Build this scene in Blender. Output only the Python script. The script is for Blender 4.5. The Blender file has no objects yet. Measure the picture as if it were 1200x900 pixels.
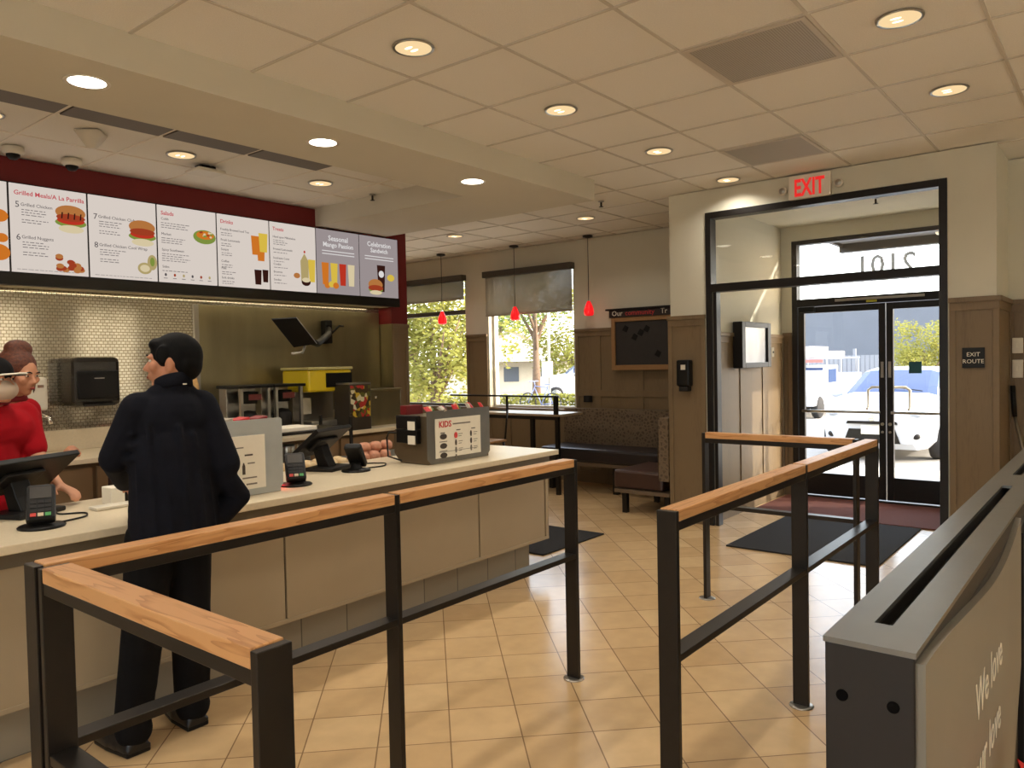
import bpy, math, random
from mathutils import Vector, Matrix, Euler
random.seed(7)
S = bpy.context.scene
C = S.collection
PI = math.pi
# ------------------------------------------------------------------ render look
S.view_settings.view_transform = 'Standard'
S.view_settings.look = 'None'
S.view_settings.exposure = 0.0
S.view_settings.gamma = 1.0
S.view_settings.use_curve_mapping = False

# ------------------------------------------------------------------ materials
def srgb(r, g, b):
    f = lambda c: (c/255/12.92) if c/255 <= .04045 else ((c/255+.055)/1.055)**2.4
    return (f(r), f(g), f(b), 1)
def nt(name):
    m = bpy.data.materials.new(name); m.use_nodes = True
    t = m.node_tree; b = t.nodes['Principled BSDF']
    return m, t, b
def mat(name, col, rough=.5, metal=0., spec=.5, noise=0., nscale=30, bump=0., bscale=80, coat=0., emit=0., stretch=None):
    m, t, b = nt(name)
    b.inputs['Base Color'].default_value = col
    b.inputs['Roughness'].default_value = rough
    b.inputs['Metallic'].default_value = metal
    b.inputs['Specular IOR Level'].default_value = spec
    if coat: b.inputs['Coat Weight'].default_value = coat
    if emit:
        b.inputs['Emission Color'].default_value = col
        b.inputs['Emission Strength'].default_value = emit
    tc = t.nodes.new('ShaderNodeTexCoord')
    src = tc.outputs['Object']
    if stretch:
        mp = t.nodes.new('ShaderNodeMapping'); mp.inputs['Scale'].default_value = stretch
        t.links.new(src, mp.inputs['Vector']); src = mp.outputs['Vector']
    if noise:
        n = t.nodes.new('ShaderNodeTexNoise'); n.inputs['Scale'].default_value = nscale; n.inputs['Detail'].default_value = 5
        t.links.new(src, n.inputs['Vector'])
        r = t.nodes.new('ShaderNodeMapRange'); r.inputs['From Min'].default_value = .25; r.inputs['From Max'].default_value = .75
        r.inputs['To Min'].default_value = 1-noise; r.inputs['To Max'].default_value = 1+noise
        t.links.new(n.outputs['Fac'], r.inputs['Value'])
        mx = t.nodes.new('ShaderNodeVectorMath'); mx.operation = 'SCALE'
        mx.inputs[0].default_value = col[:3]
        t.links.new(r.outputs['Result'], mx.inputs['Scale'])
        t.links.new(mx.outputs['Vector'], b.inputs['Base Color'])
        if emit: t.links.new(mx.outputs['Vector'], b.inputs['Emission Color'])
    if bump:
        n2 = t.nodes.new('ShaderNodeTexNoise'); n2.inputs['Scale'].default_value = bscale; n2.inputs['Detail'].default_value = 4
        t.links.new(src, n2.inputs['Vector'])
        bp = t.nodes.new('ShaderNodeBump'); bp.inputs['Strength'].default_value = bump; bp.inputs['Distance'].default_value = .004
        t.links.new(n2.outputs['Fac'], bp.inputs['Height']); t.links.new(bp.outputs['Normal'], b.inputs['Normal'])
    return m
def wood(name, dark, light, axis='X', scale=6., rough=.4, rings=True):
    m, t, b = nt(name)
    tc = t.nodes.new('ShaderNodeTexCoord'); mp = t.nodes.new('ShaderNodeMapping')
    sc = {'X': (.09, 1, 1), 'Y': (1, .09, 1), 'Z': (1, 1, .09)}[axis]
    mp.inputs['Scale'].default_value = sc
    t.links.new(tc.outputs['Object'], mp.inputs['Vector'])
    n = t.nodes.new('ShaderNodeTexNoise'); n.inputs['Scale'].default_value = scale; n.inputs['Detail'].default_value = 3
    t.links.new(mp.outputs['Vector'], n.inputs['Vector'])
    mu = t.nodes.new('ShaderNodeMath'); mu.operation = 'MULTIPLY'; mu.inputs[1].default_value = 9. if rings else 1.
    t.links.new(n.outputs['Fac'], mu.inputs[0])
    fr = t.nodes.new('ShaderNodeMath'); fr.operation = 'FRACT' if rings else 'MULTIPLY'
    if not rings: fr.inputs[1].default_value = 1.
    t.links.new(mu.outputs[0], fr.inputs[0])
    n2 = t.nodes.new('ShaderNodeTexNoise'); n2.inputs['Scale'].default_value = 120; n2.inputs['Detail'].default_value = 3
    t.links.new(mp.outputs['Vector'], n2.inputs['Vector'])
    ad = t.nodes.new('ShaderNodeMath'); ad.operation = 'ADD'
    t.links.new(fr.outputs[0], ad.inputs[0]); t.links.new(n2.outputs['Fac'], ad.inputs[1])
    r = t.nodes.new('ShaderNodeValToRGB')
    r.color_ramp.elements[0].position = .35; r.color_ramp.elements[0].color = dark
    r.color_ramp.elements[1].position = .95; r.color_ramp.elements[1].color = light
    t.links.new(ad.outputs[0], r.inputs['Fac'])
    t.links.new(r.outputs['Color'], b.inputs['Base Color'])
    b.inputs['Roughness'].default_value = rough
    return m
def glow(name, col, strength):
    m = bpy.data.materials.new(name); m.use_nodes = True; t = m.node_tree; t.nodes.clear()
    o = t.nodes.new('ShaderNodeOutputMaterial'); e = t.nodes.new('ShaderNodeEmission')
    e.inputs['Color'].default_value = col; e.inputs['Strength'].default_value = strength
    t.links.new(e.outputs[0], o.inputs['Surface']); return m
def glass(name, refl=.06, tint=(1, 1, 1, 1), rough=.0):
    m = bpy.data.materials.new(name); m.use_nodes = True; t = m.node_tree; t.nodes.clear()
    o = t.nodes.new('ShaderNodeOutputMaterial'); a = t.nodes.new('ShaderNodeBsdfTransparent'); a.inputs['Color'].default_value = tint
    g = t.nodes.new('ShaderNodeBsdfGlossy'); g.inputs['Roughness'].default_value = rough
    lw = t.nodes.new('ShaderNodeLayerWeight'); lw.inputs['Blend'].default_value = .5
    pw = t.nodes.new('ShaderNodeMath'); pw.operation = 'POWER'; pw.inputs[1].default_value = 4.
    t.links.new(lw.outputs['Facing'], pw.inputs[0])
    ml = t.nodes.new('ShaderNodeMath'); ml.operation = 'MULTIPLY_ADD'; ml.inputs[1].default_value = .6; ml.inputs[2].default_value = refl*.5
    t.links.new(pw.outputs[0], ml.inputs[0])
    mn = t.nodes.new('ShaderNodeMath'); mn.operation = 'MINIMUM'; mn.inputs[1].default_value = .8
    t.links.new(ml.outputs[0], mn.inputs[0])
    x = t.nodes.new('ShaderNodeMixShader'); t.links.new(mn.outputs[0], x.inputs[0])
    t.links.new(a.outputs[0], x.inputs[1]); t.links.new(g.outputs[0], x.inputs[2]); t.links.new(x.outputs[0], o.inputs['Surface'])
    return m
def translucent(name, col, trans=.4, clear=.15):
    m = bpy.data.materials.new(name); m.use_nodes = True; t = m.node_tree; t.nodes.clear()
    o = t.nodes.new('ShaderNodeOutputMaterial'); d = t.nodes.new('ShaderNodeBsdfDiffuse'); d.inputs[0].default_value = col
    l = t.nodes.new('ShaderNodeBsdfTranslucent'); l.inputs[0].default_value = col
    a = t.nodes.new('ShaderNodeBsdfTransparent')
    x = t.nodes.new('ShaderNodeMixShader'); x.inputs[0].default_value = trans
    t.links.new(d.outputs[0], x.inputs[1]); t.links.new(l.outputs[0], x.inputs[2])
    y = t.nodes.new('ShaderNodeMixShader'); y.inputs[0].default_value = clear
    t.links.new(x.outputs[0], y.inputs[1]); t.links.new(a.outputs[0], y.inputs[2]); t.links.new(y.outputs[0], o.inputs['Surface'])
    return m
def brickmat(name, c1, c2, mortar, bw, rh, ms, rot=0., shift=(0, 0), offset=.5, swap=None, rough=.4, metal=0., bump=.5, spec=.5, mottled=0., rvar=None):
    m, t, b = nt(name)
    tc = t.nodes.new('ShaderNodeTexCoord'); src = tc.outputs['Object']
    if swap == 'XZ':
        sp = t.nodes.new('ShaderNodeSeparateXYZ'); cb = t.nodes.new('ShaderNodeCombineXYZ')
        t.links.new(src, sp.inputs[0]); t.links.new(sp.outputs['X'], cb.inputs['X']); t.links.new(sp.outputs['Z'], cb.inputs['Y']); src = cb.outputs[0]
    mp = t.nodes.new('ShaderNodeMapping'); mp.inputs['Rotation'].default_value = (0, 0, rot); mp.inputs['Location'].default_value = (shift[0], shift[1], 0)
    t.links.new(src, mp.inputs['Vector'])
    br = t.nodes.new('ShaderNodeTexBrick'); br.offset = offset; br.squash = 1
    br.inputs['Color1'].default_value = c1; br.inputs['Color2'].default_value = c2; br.inputs['Mortar'].default_value = mortar
    br.inputs['Scale'].default_value = 1; br.inputs['Mortar Size'].default_value = ms; br.inputs['Mortar Smooth'].default_value = .1
    br.inputs['Bias'].default_value = 0; br.inputs['Brick Width'].default_value = bw; br.inputs['Row Height'].default_value = rh
    t.links.new(mp.outputs[0], br.inputs['Vector'])
    out = br.outputs['Color']
    if mottled:
        n = t.nodes.new('ShaderNodeTexNoise'); n.inputs['Scale'].default_value = 9; n.inputs['Detail'].default_value = 6
        t.links.new(tc.outputs['Object'], n.inputs['Vector'])
        r = t.nodes.new('ShaderNodeMapRange'); r.inputs['From Min'].default_value = .3; r.inputs['From Max'].default_value = .7
        r.inputs['To Min'].default_value = 1-mottled; r.inputs['To Max'].default_value = 1+mottled
        t.links.new(n.outputs['Fac'], r.inputs['Value'])
        mx = t.nodes.new('ShaderNodeVectorMath'); mx.operation = 'SCALE'
        t.links.new(out, mx.inputs[0]); t.links.new(r.outputs['Result'], mx.inputs['Scale']); out = mx.outputs['Vector']
    t.links.new(out, b.inputs['Base Color'])
    b.inputs['Roughness'].default_value = rough; b.inputs['Metallic'].default_value = metal; b.inputs['Specular IOR Level'].default_value = spec
    if bump:
        bp = t.nodes.new('ShaderNodeBump'); bp.invert = True; bp.inputs['Strength'].default_value = bump; bp.inputs['Distance'].default_value = .003
        t.links.new(br.outputs['Fac'], bp.inputs['Height']); t.links.new(bp.outputs['Normal'], b.inputs['Normal'])
    return m

WALL = mat('cream_wall_paint', srgb(212, 207, 188), .85, noise=.02, nscale=4, bump=.1, bscale=150)
TILE = mat('acoustic_tile', srgb(236, 230, 218), .9, noise=.05, nscale=160, bump=.6, bscale=220)
TBAR = mat('ceiling_bar_paint', srgb(204, 195, 180), .6)
SOFF = mat('soffit_paint', srgb(210, 202, 182), .85, noise=.015, nscale=3)
MAROON = mat('maroon_paint', srgb(112, 14, 14), .6, noise=.05, nscale=8)
BLACKM = mat('black_metal', srgb(26, 22, 19), .38, .3, noise=.1, nscale=25)
DARKM = mat('dark_bronze_metal', srgb(48, 43, 38), .35, .5, noise=.08, nscale=30)
OAK_X = wood('oak_along_x', srgb(176, 118, 66), srgb(212, 158, 104), 'X', 13, .34)
OAK_Y = wood('oak_along_y', srgb(176, 118, 66), srgb(212, 158, 104), 'Y', 13, .34)
BROWN = wood('brown_panel_wood', srgb(92, 75, 52), srgb(120, 100, 72), 'Z', 7, .5, False)
BROWNY = wood('brown_rail_wood', srgb(92, 75, 52), srgb(120, 100, 72), 'Y', 7, .5, False)
FLOOR = brickmat('beige_floor_tile', srgb(216, 184, 138), srgb(202, 168, 122), srgb(140, 112, 80), .287, .287, .0028, -PI/4, (-.145, -.233), 0., None, .22, 0, .3, .55, .06)
MOSAIC = brickmat('metal_mosaic', srgb(222, 216, 200), srgb(200, 194, 178), srgb(150, 140, 118), .034, .024, .003, 0, (0, 0), .5, 'XZ', .10, .85, .06, .6)
BASET = brickmat('grey_base_tile', srgb(150, 140, 122), srgb(140, 130, 112), srgb(95, 88, 76), .3, .4, .004, 0, (0, 0), 0., 'XZ', .4, 0, .3)
STEELP = mat('brushed_steel_panel', srgb(150, 140, 108), .32, .85, noise=.15, nscale=6, stretch=(1, 1, .25))
STEEL = mat('steel', srgb(176, 172, 162), .28, .9, noise=.06, nscale=20)
GREYST = mat('grey_satin_metal', srgb(128, 126, 120), .32, .7, noise=.05, nscale=14)
CHROME = mat('chrome', srgb(215, 212, 205), .12, 1.)
QUARTZ = mat('counter_stone', srgb(222, 206, 176), .3, noise=.05, nscale=60)
TAUPE = mat('counter_panel', srgb(164, 146, 118), .55, noise=.03, nscale=5)
TAUPED = mat('counter_seam', srgb(92, 80, 62), .7)
TAUPEF = mat('counter_frieze', srgb(104, 94, 76), .55)
BLACKP = mat('black_plastic', srgb(18, 17, 16), .4, 0, .25, noise=.05, nscale=30)
DGREYP = mat('dark_grey_plastic', srgb(34, 32, 31), .45, 0, .25, noise=.05, nscale=30)
SCREEN = mat('dark_screen', srgb(30, 32, 34), .12)
WHITEP = mat('white_plastic', srgb(222, 214, 196), .35, noise=.02, nscale=20)
PAPER = mat('paper', srgb(232, 224, 206), .8, noise=.02, nscale=40)
INK = mat('grey_ink', srgb(120, 112, 100), .8)
DINK = mat('dark_ink', srgb(70, 60, 52), .8)
REDINK = mat('red_ink', srgb(200, 60, 60), .8)
RED = mat('red_plastic', srgb(190, 22, 22), .4, noise=.05, nscale=40)
RUBBER = mat('black_mat_pile', srgb(34, 32, 32), .95, noise=.25, nscale=300, bump=.8, bscale=500)
REDMAT = mat('red_mat_pile', srgb(106, 58, 46), .95, noise=.2, nscale=250, bump=.6, bscale=400)
GLASS = glass('window_glass', .04)
GLASSIN = glass('vestibule_glass', .06)
SHADE = translucent('roller_shade_fabric', srgb(140, 130, 112), .35, .14)
FAB = None
JACKET = mat('navy_jacket_cloth', srgb(19, 20, 28), .9, 0, .15, noise=.2, nscale=14, bump=.5, bscale=22)
TROUS = mat('black_trouser_cloth', srgb(15, 14, 15), .9, 0, .15, noise=.2, nscale=20, bump=.4, bscale=20)
LEATHER = mat('black_leather', srgb(22, 20, 19), .3, noise=.1, nscale=40)
SKIN = mat('skin', srgb(190, 130, 98), .55, noise=.05, nscale=25)
SKIN2 = mat('fair_skin', srgb(205, 146, 112), .55, noise=.05, nscale=25)
HAIRB = mat('black_hair', srgb(9, 8, 8), .7, 0, .15, noise=.3, nscale=90, stretch=(1, 1, .3))
HAIRR = mat('brown_hair', srgb(92, 46, 26), .6, noise=.5, nscale=70, bump=1., bscale=70)
HAIRY = mat('blond_hair', srgb(190, 150, 92), .55, noise=.3, nscale=90, stretch=(1, 1, .3))
POLO = mat('red_polo_cloth', srgb(160, 12, 24), .9, 0, .2, noise=.08, nscale=16, bump=.4, bscale=25)
ASPHALT = mat('asphalt', srgb(150, 146, 140), .9, noise=.12, nscale=3)
CONCRETE = mat('sidewalk_concrete', srgb(214, 206, 190), .9, noise=.06, nscale=4)
WPAINT = mat('white_car_paint', srgb(196, 200, 208), .3, coat=.3)
CARGL = mat('car_glass', srgb(52, 70, 108), .25, spec=.3)
TYRE = mat('tyre_rubber', srgb(34, 34, 36), .8)
BLUEW = mat('blue_grey_siding', srgb(108, 112, 120), .9, noise=.04, nscale=1.5)
FENCE = mat('pale_fence_slats', srgb(140, 142, 148), .8)
LEAF = translucent('green_leaves', srgb(104, 120, 66), .45, 0)
LEAFY = translucent('yellow_green_leaves', srgb(150, 148, 78), .45, 0)
BARK = mat('bark', srgb(112, 92, 74), .9, noise=.3, nscale=12)
STUCCO = mat('house_wall', srgb(206, 194, 172), .9, noise=.05, nscale=3)
ROOFM = mat('house_roof', srgb(150, 136, 120), .9, noise=.1, nscale=6)

# ------------------------------------------------------------------ mesh builder
class MB:
    def __init__(s): s.v = []; s.f = []; s.m = []; s.sm = []; s.mi = 0; s.T = None; s.smooth = False
    def add(s, vs, fs, smooth=None):
        o = len(s.v)
        for p in vs:
            p = Vector(p)
            if s.T is not None: p = s.T @ p
            s.v.append(tuple(p))
        for f in fs:
            s.f.append(tuple(i+o for i in f)); s.m.append(s.mi); s.sm.append(s.smooth if smooth is None else smooth)
        return s
    def box(s, a, b):
        x0, x1 = sorted((a[0], b[0])); y0, y1 = sorted((a[1], b[1])); z0, z1 = sorted((a[2], b[2]))
        return s.add([(x0, y0, z0), (x1, y0, z0), (x1, y1, z0), (x0, y1, z0), (x0, y0, z1), (x1, y0, z1), (x1, y1, z1), (x0, y1, z1)],
                     [(0, 3, 2, 1), (4, 5, 6, 7), (0, 1, 5, 4), (1, 2, 6, 5), (2, 3, 7, 6), (3, 0, 4, 7)], False)
    def cyl(s, p0, p1, r0, r1=None, n=16, cap=True):
        p0 = Vector(p0); p1 = Vector(p1); r1 = r0 if r1 is None else r1
        d = (p1-p0).normalized(); u = d.orthogonal().normalized(); w = d.cross(u)
        vs = [p0+(u*math.cos(2*PI*i/n)+w*math.sin(2*PI*i/n))*r0 for i in range(n)]+[p1+(u*math.cos(2*PI*i/n)+w*math.sin(2*PI*i/n))*r1 for i in range(n)]
        s.add(vs, [(i, (i+1) % n, n+(i+1) % n, n+i) for i in range(n)], True)
        if cap:
            s.add(vs[:n], [tuple(reversed(range(n)))], False); s.add(vs[n:], [tuple(range(n))], False)
        return s
    def tube(s, pts, r, n=8):
        pts = [Vector(p) for p in pts]; rings = []
        prev = None
        for i, p in enumerate(pts):
            d = (pts[min(i+1, len(pts)-1)]-pts[max(i-1, 0)]).normalized()
            u = d.orthogonal().normalized() if prev is None else (prev-d*prev.dot(d)).normalized()
            prev = u; w = d.cross(u)
            rr = r[i] if isinstance(r, (list, tuple)) else r
            rings.append([p+(u*math.cos(2*PI*k/n)+w*math.sin(2*PI*k/n))*rr for k in range(n)])
        vs = [q for g in rings for q in g]
        fs = [(i*n+k, i*n+(k+1) % n, (i+1)*n+(k+1) % n, (i+1)*n+k) for i in range(len(pts)-1) for k in range(n)]
        fs += [tuple(reversed(range(n))), tuple((len(pts)-1)*n+k for k in range(n))]
        return s.add(vs, fs, True)
    def lathe(s, prof, o=(0, 0, 0), n=24, axis='Z'):
        vs = []; o = Vector(o)
        for r, h in prof:
            for k in range(n):
                a = 2*PI*k/n; c, d = r*math.cos(a), r*math.sin(a)
                vs.append(o+Vector({'Z': (c, d, h), 'Y': (c, h, d), 'X': (h, c, d)}[axis]))
        fs = [(i*n+k, i*n+(k+1) % n, (i+1)*n+(k+1) % n, (i+1)*n+k) for i in range(len(prof)-1) for k in range(n)]
        if prof[0][0] > 1e-5: fs.append(tuple(reversed(range(n))))
        if prof[-1][0] > 1e-5: fs.append(tuple((len(prof)-1)*n+k for k in range(n)))
        return s.add(vs, fs, True)
    def ell(s, c, r, nu=16, nv=10, R=None):
        c = Vector(c); r = (r, r, r) if isinstance(r, (int, float)) else r
        vs = []
        for i in range(nv+1):
            t = PI*i/nv
            for k in range(nu):
                a = 2*PI*k/nu
                p = Vector((r[0]*math.sin(t)*math.cos(a), r[1]*math.sin(t)*math.sin(a), r[2]*math.cos(t)))
                if R is not None: p = R @ p
                vs.append(c+p)
        fs = [(i*nu+k, (i+1)*nu+k, (i+1)*nu+(k+1) % nu, i*nu+(k+1) % nu) for i in range(nv) for k in range(nu)]
        return s.add(vs, fs, True)
    def cap(s, p0, r0, p1, r1):            # round-ended tapered limb
        s.cyl(p0, p1, r0, r1, 14, True); s.ell(p0, r0, 14, 8); s.ell(p1, r1, 14, 8); return s
    def prism(s, poly, O, R, U, d):          # polygon in the R,U plane at O, thickened d along RxU
        O = Vector(O); R = Vector(R).normalized(); U = Vector(U).normalized(); N = R.cross(U); n = len(poly)
        vs = [O+R*x+U*y for x, y in poly]+[O+R*x+U*y+N*d for x, y in poly]
        return s.add(vs, [tuple(reversed(range(n))), tuple(range(n, 2*n))]+[(i, (i+1) % n, n+(i+1) % n, n+i) for i in range(n)], False)
def mesh_of(mb, name):
    me = bpy.data.meshes.new(name); me.from_pydata(mb.v, [], mb.f); me.update()
    return me
def root_of(o):
    while o.parent: o = o.parent
    return o
def obj(name, mb, mats, parent=None, label=None, cat=None, group=None, kind=None, origin=None, local=False, bevel=0., subsurf=0):
    mats = mats if isinstance(mats, (list, tuple)) else [mats]
    off = Vector((0, 0, 0))
    if parent is not None and not local: off = root_of(parent).location.copy()
    if parent is None and origin is not None: off = Vector(origin)
    if off.length > 0: mb.v = [tuple(Vector(p)-off) for p in mb.v]
    me = mesh_of(mb, name)
    for m in mats: me.materials.append(m)
    me.polygons.foreach_set('material_index', mb.m); me.polygons.foreach_set('use_smooth', mb.sm)
    o = bpy.data.objects.new(name, me); C.objects.link(o)
    if parent is not None: o.parent = parent
    elif origin is not None: o.location = Vector(origin)
    if bevel:
        b = o.modifiers.new('bevel', 'BEVEL'); b.width = bevel; b.segments = 2; b.limit_method = 'ANGLE'; b.angle_limit = .7
    if label: o['label'] = label
    if cat: o['category'] = cat
    if group: o['group'] = group
    if kind: o['kind'] = kind
    return o
def thing(name, label, cat, loc=(0, 0, 0), rotz=0., group=None):
    o = bpy.data.objects.new(name, None); C.objects.link(o); o.location = loc; o.rotation_euler = (0, 0, rotz)
    o.empty_display_size = .1
    o['label'] = label; o['category'] = cat
    if group: o['group'] = group
    return o
def struct(name, mb, mats, **k): return obj(name, mb, mats, kind='structure', **k)
def dup(src, loc, rotz=None, label=None):
    r = src.copy(); C.objects.link(r); r.location = loc
    if rotz is not None: r.rotation_euler = (0, 0, rotz)
    if label: r['label'] = label
    for ch in list(src.children):
        c = ch.copy(); C.objects.link(c); c.parent = r
        for g in list(ch.children):
            d = g.copy(); C.objects.link(d); d.parent = c
    return r
def bx(*pairs):
    m = MB()
    for a, b in pairs: m.box(a, b)
    return m
_tc = {}
def textmb(txt, O, R, U, size, depth=.001, align='LEFT', mb=None, shear=0., bold=0.):
    cu = bpy.data.curves.new('lettering', 'FONT'); cu.body = txt; cu.size = size; cu.align_x = align; cu.extrude = depth/2; cu.resolution_u = 2; cu.shear = shear; cu.offset = bold
    o = bpy.data.objects.new('lettering', cu); C.objects.link(o)
    dg = bpy.context.evaluated_depsgraph_get(); me = bpy.data.meshes.new_from_object(o.evaluated_get(dg))
    R = Vector(R).normalized(); U = Vector(U).normalized(); N = R.cross(U); O = Vector(O)
    mb = mb or MB()
    mb.add([O+R*v.co.x+U*v.co.y+N*(v.co.z+depth/2) for v in me.vertices], [tuple(p.vertices) for p in me.polygons], False)
    bpy.data.objects.remove(o); bpy.data.curves.remove(cu); bpy.data.meshes.remove(me)
    return mb
def squash(mb, ax, c, k):
    mb.v = [tuple(c+(q-c)*k if i == ax else q for i, q in enumerate(p)) for p in mb.v]; return mb
def skinned(name, mb, mats, parent, voxel=.009, smooth=6, label=None, **k):   # fuse overlapping shapes into one continuous surface
    me = mesh_of(mb, name+'_src'); o = bpy.data.objects.new(name+'_src', me); C.objects.link(o)
    r = o.modifiers.new('r', 'REMESH'); r.mode = 'VOXEL'; r.voxel_size = voxel; r.use_smooth_shade = True
    s = o.modifiers.new('s', 'SMOOTH'); s.factor = .5; s.iterations = smooth
    dg = bpy.context.evaluated_depsgraph_get(); m2 = bpy.data.meshes.new_from_object(o.evaluated_get(dg))
    bpy.data.objects.remove(o)
    q = MB(); q.add([v.co for v in m2.vertices], [tuple(p.vertices) for p in m2.polygons], True)
    bpy.data.meshes.remove(m2)
    return obj(name, q, mats, parent, label=label, **k)

CZ = 2.992
# =================================================================== THE SETTING
struct('floor', bx(((-4, -3, -.1), (8.35, 10.2, 0))), FLOOR)
# ceiling (tiles lie a little above the bars)
struct('ceiling', bx(((-4, -3, CZ+.008), (8.5, 10.2, CZ+.2))), TILE)
def grid(x0, x1, y0, y1, gx, gy, mb):
    k = math.ceil((x0-gx)/.6096)
    while gx+k*.6096 < x1:
        x = gx+k*.6096; mb.box((x-.008, y0, CZ+.002), (x+.008, y1, CZ+.01)); k += 1
    k = math.ceil((y0-gy)/.6096)
    while gy+k*.6096 < y1:
        y = gy+k*.6096; mb.box((x0, y-.008, CZ+.0025), (x1, y+.008, CZ+.01)); k += 1
g = MB()
grid(-4, 6.46, -2.3, 3.47, 2.87, 2.933, g)
grid(6.46, 7.13, -2.3, .74, 2.87, 2.933, g)
grid(5.46, 7.95, 3.47, 10., 2.87, 2.933, g)
grid(6.46, 7.95, 3.3, 3.47, 2.87, 2.933, g)
struct('trim_1', g, TBAR)
g = MB(); grid(-4, 4.58, 4.14, 6.05, 1.866, 4.85, g); struct('trim_2', g, mat('kitchen_bar_paint', srgb(236, 226, 210), .6))
# dropped soffit over the counter
m = MB(); m.prism([(-4, 3.47), (5.46, 3.47), (5.46, 6.06), (4.58, 6.06), (4.58, 4.14), (-4, 4.14)], (0, 0, 2.83), (1, 0, 0), (0, 1, 0), CZ+.008-2.83)
struct('ceiling', m, SOFF)
# outer shell
struct('wall_rear', bx(((-4.15, -3, 0), (-4, -1.8, 3.2)), ((-4.15, -1.8, 0), (-4, 2.6, .8)), ((-4.15, -1.8, 2.7), (-4, 2.6, 3.2)), ((-4.15, 2.6, 0), (-4, 10.2, 3.2))), WALL)
RW = [(-3.4, -.9), (-.3, 2.2), (2.8, 5.2), (5.9, 7.05)]  # right windows out of view; all but the last added for fill light
m = MB(); xe = -4
for a, b in RW: m.box((xe, -2.45, 0), (a, -2.3, CZ)); m.box((a, -2.45, 0), (b, -2.3, .75)); m.box((a, -2.45, 2.7), (b, -2.3, CZ)); xe = b
m.box((xe, -2.45, 0), (8.35, -2.3, CZ)); struct('wall_right', m, WALL)
struct('wall_far', bx(((5.6, 10.05, 0), (8.15, 10.2, CZ))), WALL)
struct('wall_kitchen', bx(((-4, 6.25, 0), (5.52, 6.4, CZ))), MOSAIC)
struct('wall_kitchen_side', bx(((5.52, 6.05, 0), (5.7, 10.05, 1.93)),), STEELP)
# fascia over the kitchen opening, maroon, with its black edge
struct('wall_menu', bx(((-4, 6.05, 2.13), (5.52, 6.25, CZ)), ((5.52, 6.05, 1.93), (5.75, 6.25, CZ)), ((5.52, 6.25, 1.9), (5.7, 10.05, CZ))), MAROON)
struct('trim_3', bx(((-4, 6.0, 2.105), (5.6, 6.06, 2.19))), BLACKM)
# back wall with two windows
BX = 7.95
W1 = (7.2, 8.75); W2 = (5.39, 6.78); WZ = (.89, 2.72)
struct('wall_back', bx(((BX, 3.3, 0), (8.15, 10.05, WZ[0])), ((BX, 3.3, WZ[1]), (8.15, 10.05, CZ)), ((BX, 3.3, WZ[0]), (8.15, W2[0], WZ[1])), ((BX, W2[1], WZ[0]), (8.15, W1[0], WZ[1])), ((BX, W1[1], WZ[0]), (8.15, 10.05, WZ[1]))), WALL)
# door wall and vestibule
DX = 6.455
FY0, FY1, FZ = 1.047, 2.945, 2.79
struct('wall_door', bx(((DX, .74, 0), (6.6, FY0, CZ)), ((DX, FY1, 0), (6.6, 3.3, CZ)), ((DX, FY0, FZ), (6.6, FY1, CZ)), ((6.6, 2.945, 0), (8.5, 3.3, CZ+.1)), ((6.6, .74, 0), (8.5, .98, CZ+.1)), ((7.13, -2.3, 0), (7.28, .74, CZ)),
       ((8.35, 3.3, 0), (8.5, 2.83, CZ+.1)), ((8.35, .98, 2.73), (8.5, 2.83, 3.3))), WALL)
struct('ceiling', bx(((6.6, .98, 2.885), (8.35, 2.945, 2.98))), WALL)

# wainscot helper: plane normal to axis; s = direction it stands proud
def wains(name, ax, p, s, a0, a1, z1, stiles, rails=(), z0=.0, cap=True, wide=.07, baseh=.14):
    m = MB()
    def B(u0, u1, w0, w1, d0, d1):
        d0, d1 = p+s*d0, p+s*d1
        if ax == 'x': m.box((d0, u0, w0), (d1, u1, w1))
        else: m.box((u0, d0, w0), (u1, d1, w1))
    B(a0, a1, z0, z1, 0, .010)
    for t in stiles: B(max(a0, t-wide/2), min(a1, t+wide/2), z0, z1-.001, .009, .020)
    B(a0, a0+wide*.6, z0, z1-.001, .009, .0205); B(a1-wide*.6, a1, z0, z1-.001, .009, .0205)
    B(a0, a1, z1-.09, z1-.0005, .009, .022); B(a0, a1, z0, z0+baseh, .009, .024)
    for r in rails: B(a0, a1, r-.04, r+.04, .009, .0215)
    if cap: B(a0-.004, a1+.004, z1-.03, z1+.006, 0, .036)
    return struct(name, m, BROWN, bevel=.003)
wains('trim_4', 'x', BX, -1, 3.3, W2[0]-.03, 1.885, [5.03, 4.45, 3.9], [1.1])
wains('trim_5', 'x', BX, -1, W2[1]+.02, W1[0]-.02, 1.885, [], [])
wains('trim_6', 'x', BX, -1, W2[0]-.03, W2[1]+.02, .86, [5.7, 6.08, 6.45], [], cap=False)
wains('trim_7', 'x', BX, -1, W1[0]-.02, 10.0, .86, [7.6, 8.0, 8.4], [], cap=False)
wains('trim_8', 'x', DX, -1, FY1+.012, 3.32, 1.885, [], [])
wains('trim_9', 'x', DX, -1, .72, FY0-.012, 1.9, [], [])
wains('trim_10', 'x', 7.13, -1, -2.3, .74, 1.9, [.2, -.5, -1.2], [])
wains('trim_11', 'y', .74, -1, DX-.02, 7.12, 1.9, [], [])
wains('trim_12', 'y', 2.945, -1, 6.62, 8.33, 1.73, [7.19, 7.77], [])
wains('trim_13', 'y', 3.3, 1, 6.455, BX-.02, 1.885, [7.2], [])
wains('trim_14', 'x', 8.35, -1, 2.83, 2.92, 1.75, [], [])
wains('trim_15', 'y', 6.05, -1, 5.52, 5.74, 1.92, [], [])
wains('trim_16', 'x', 5.7, 1, 6.06, 10.0, 1.9, [6.6, 7.4], [])
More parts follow.
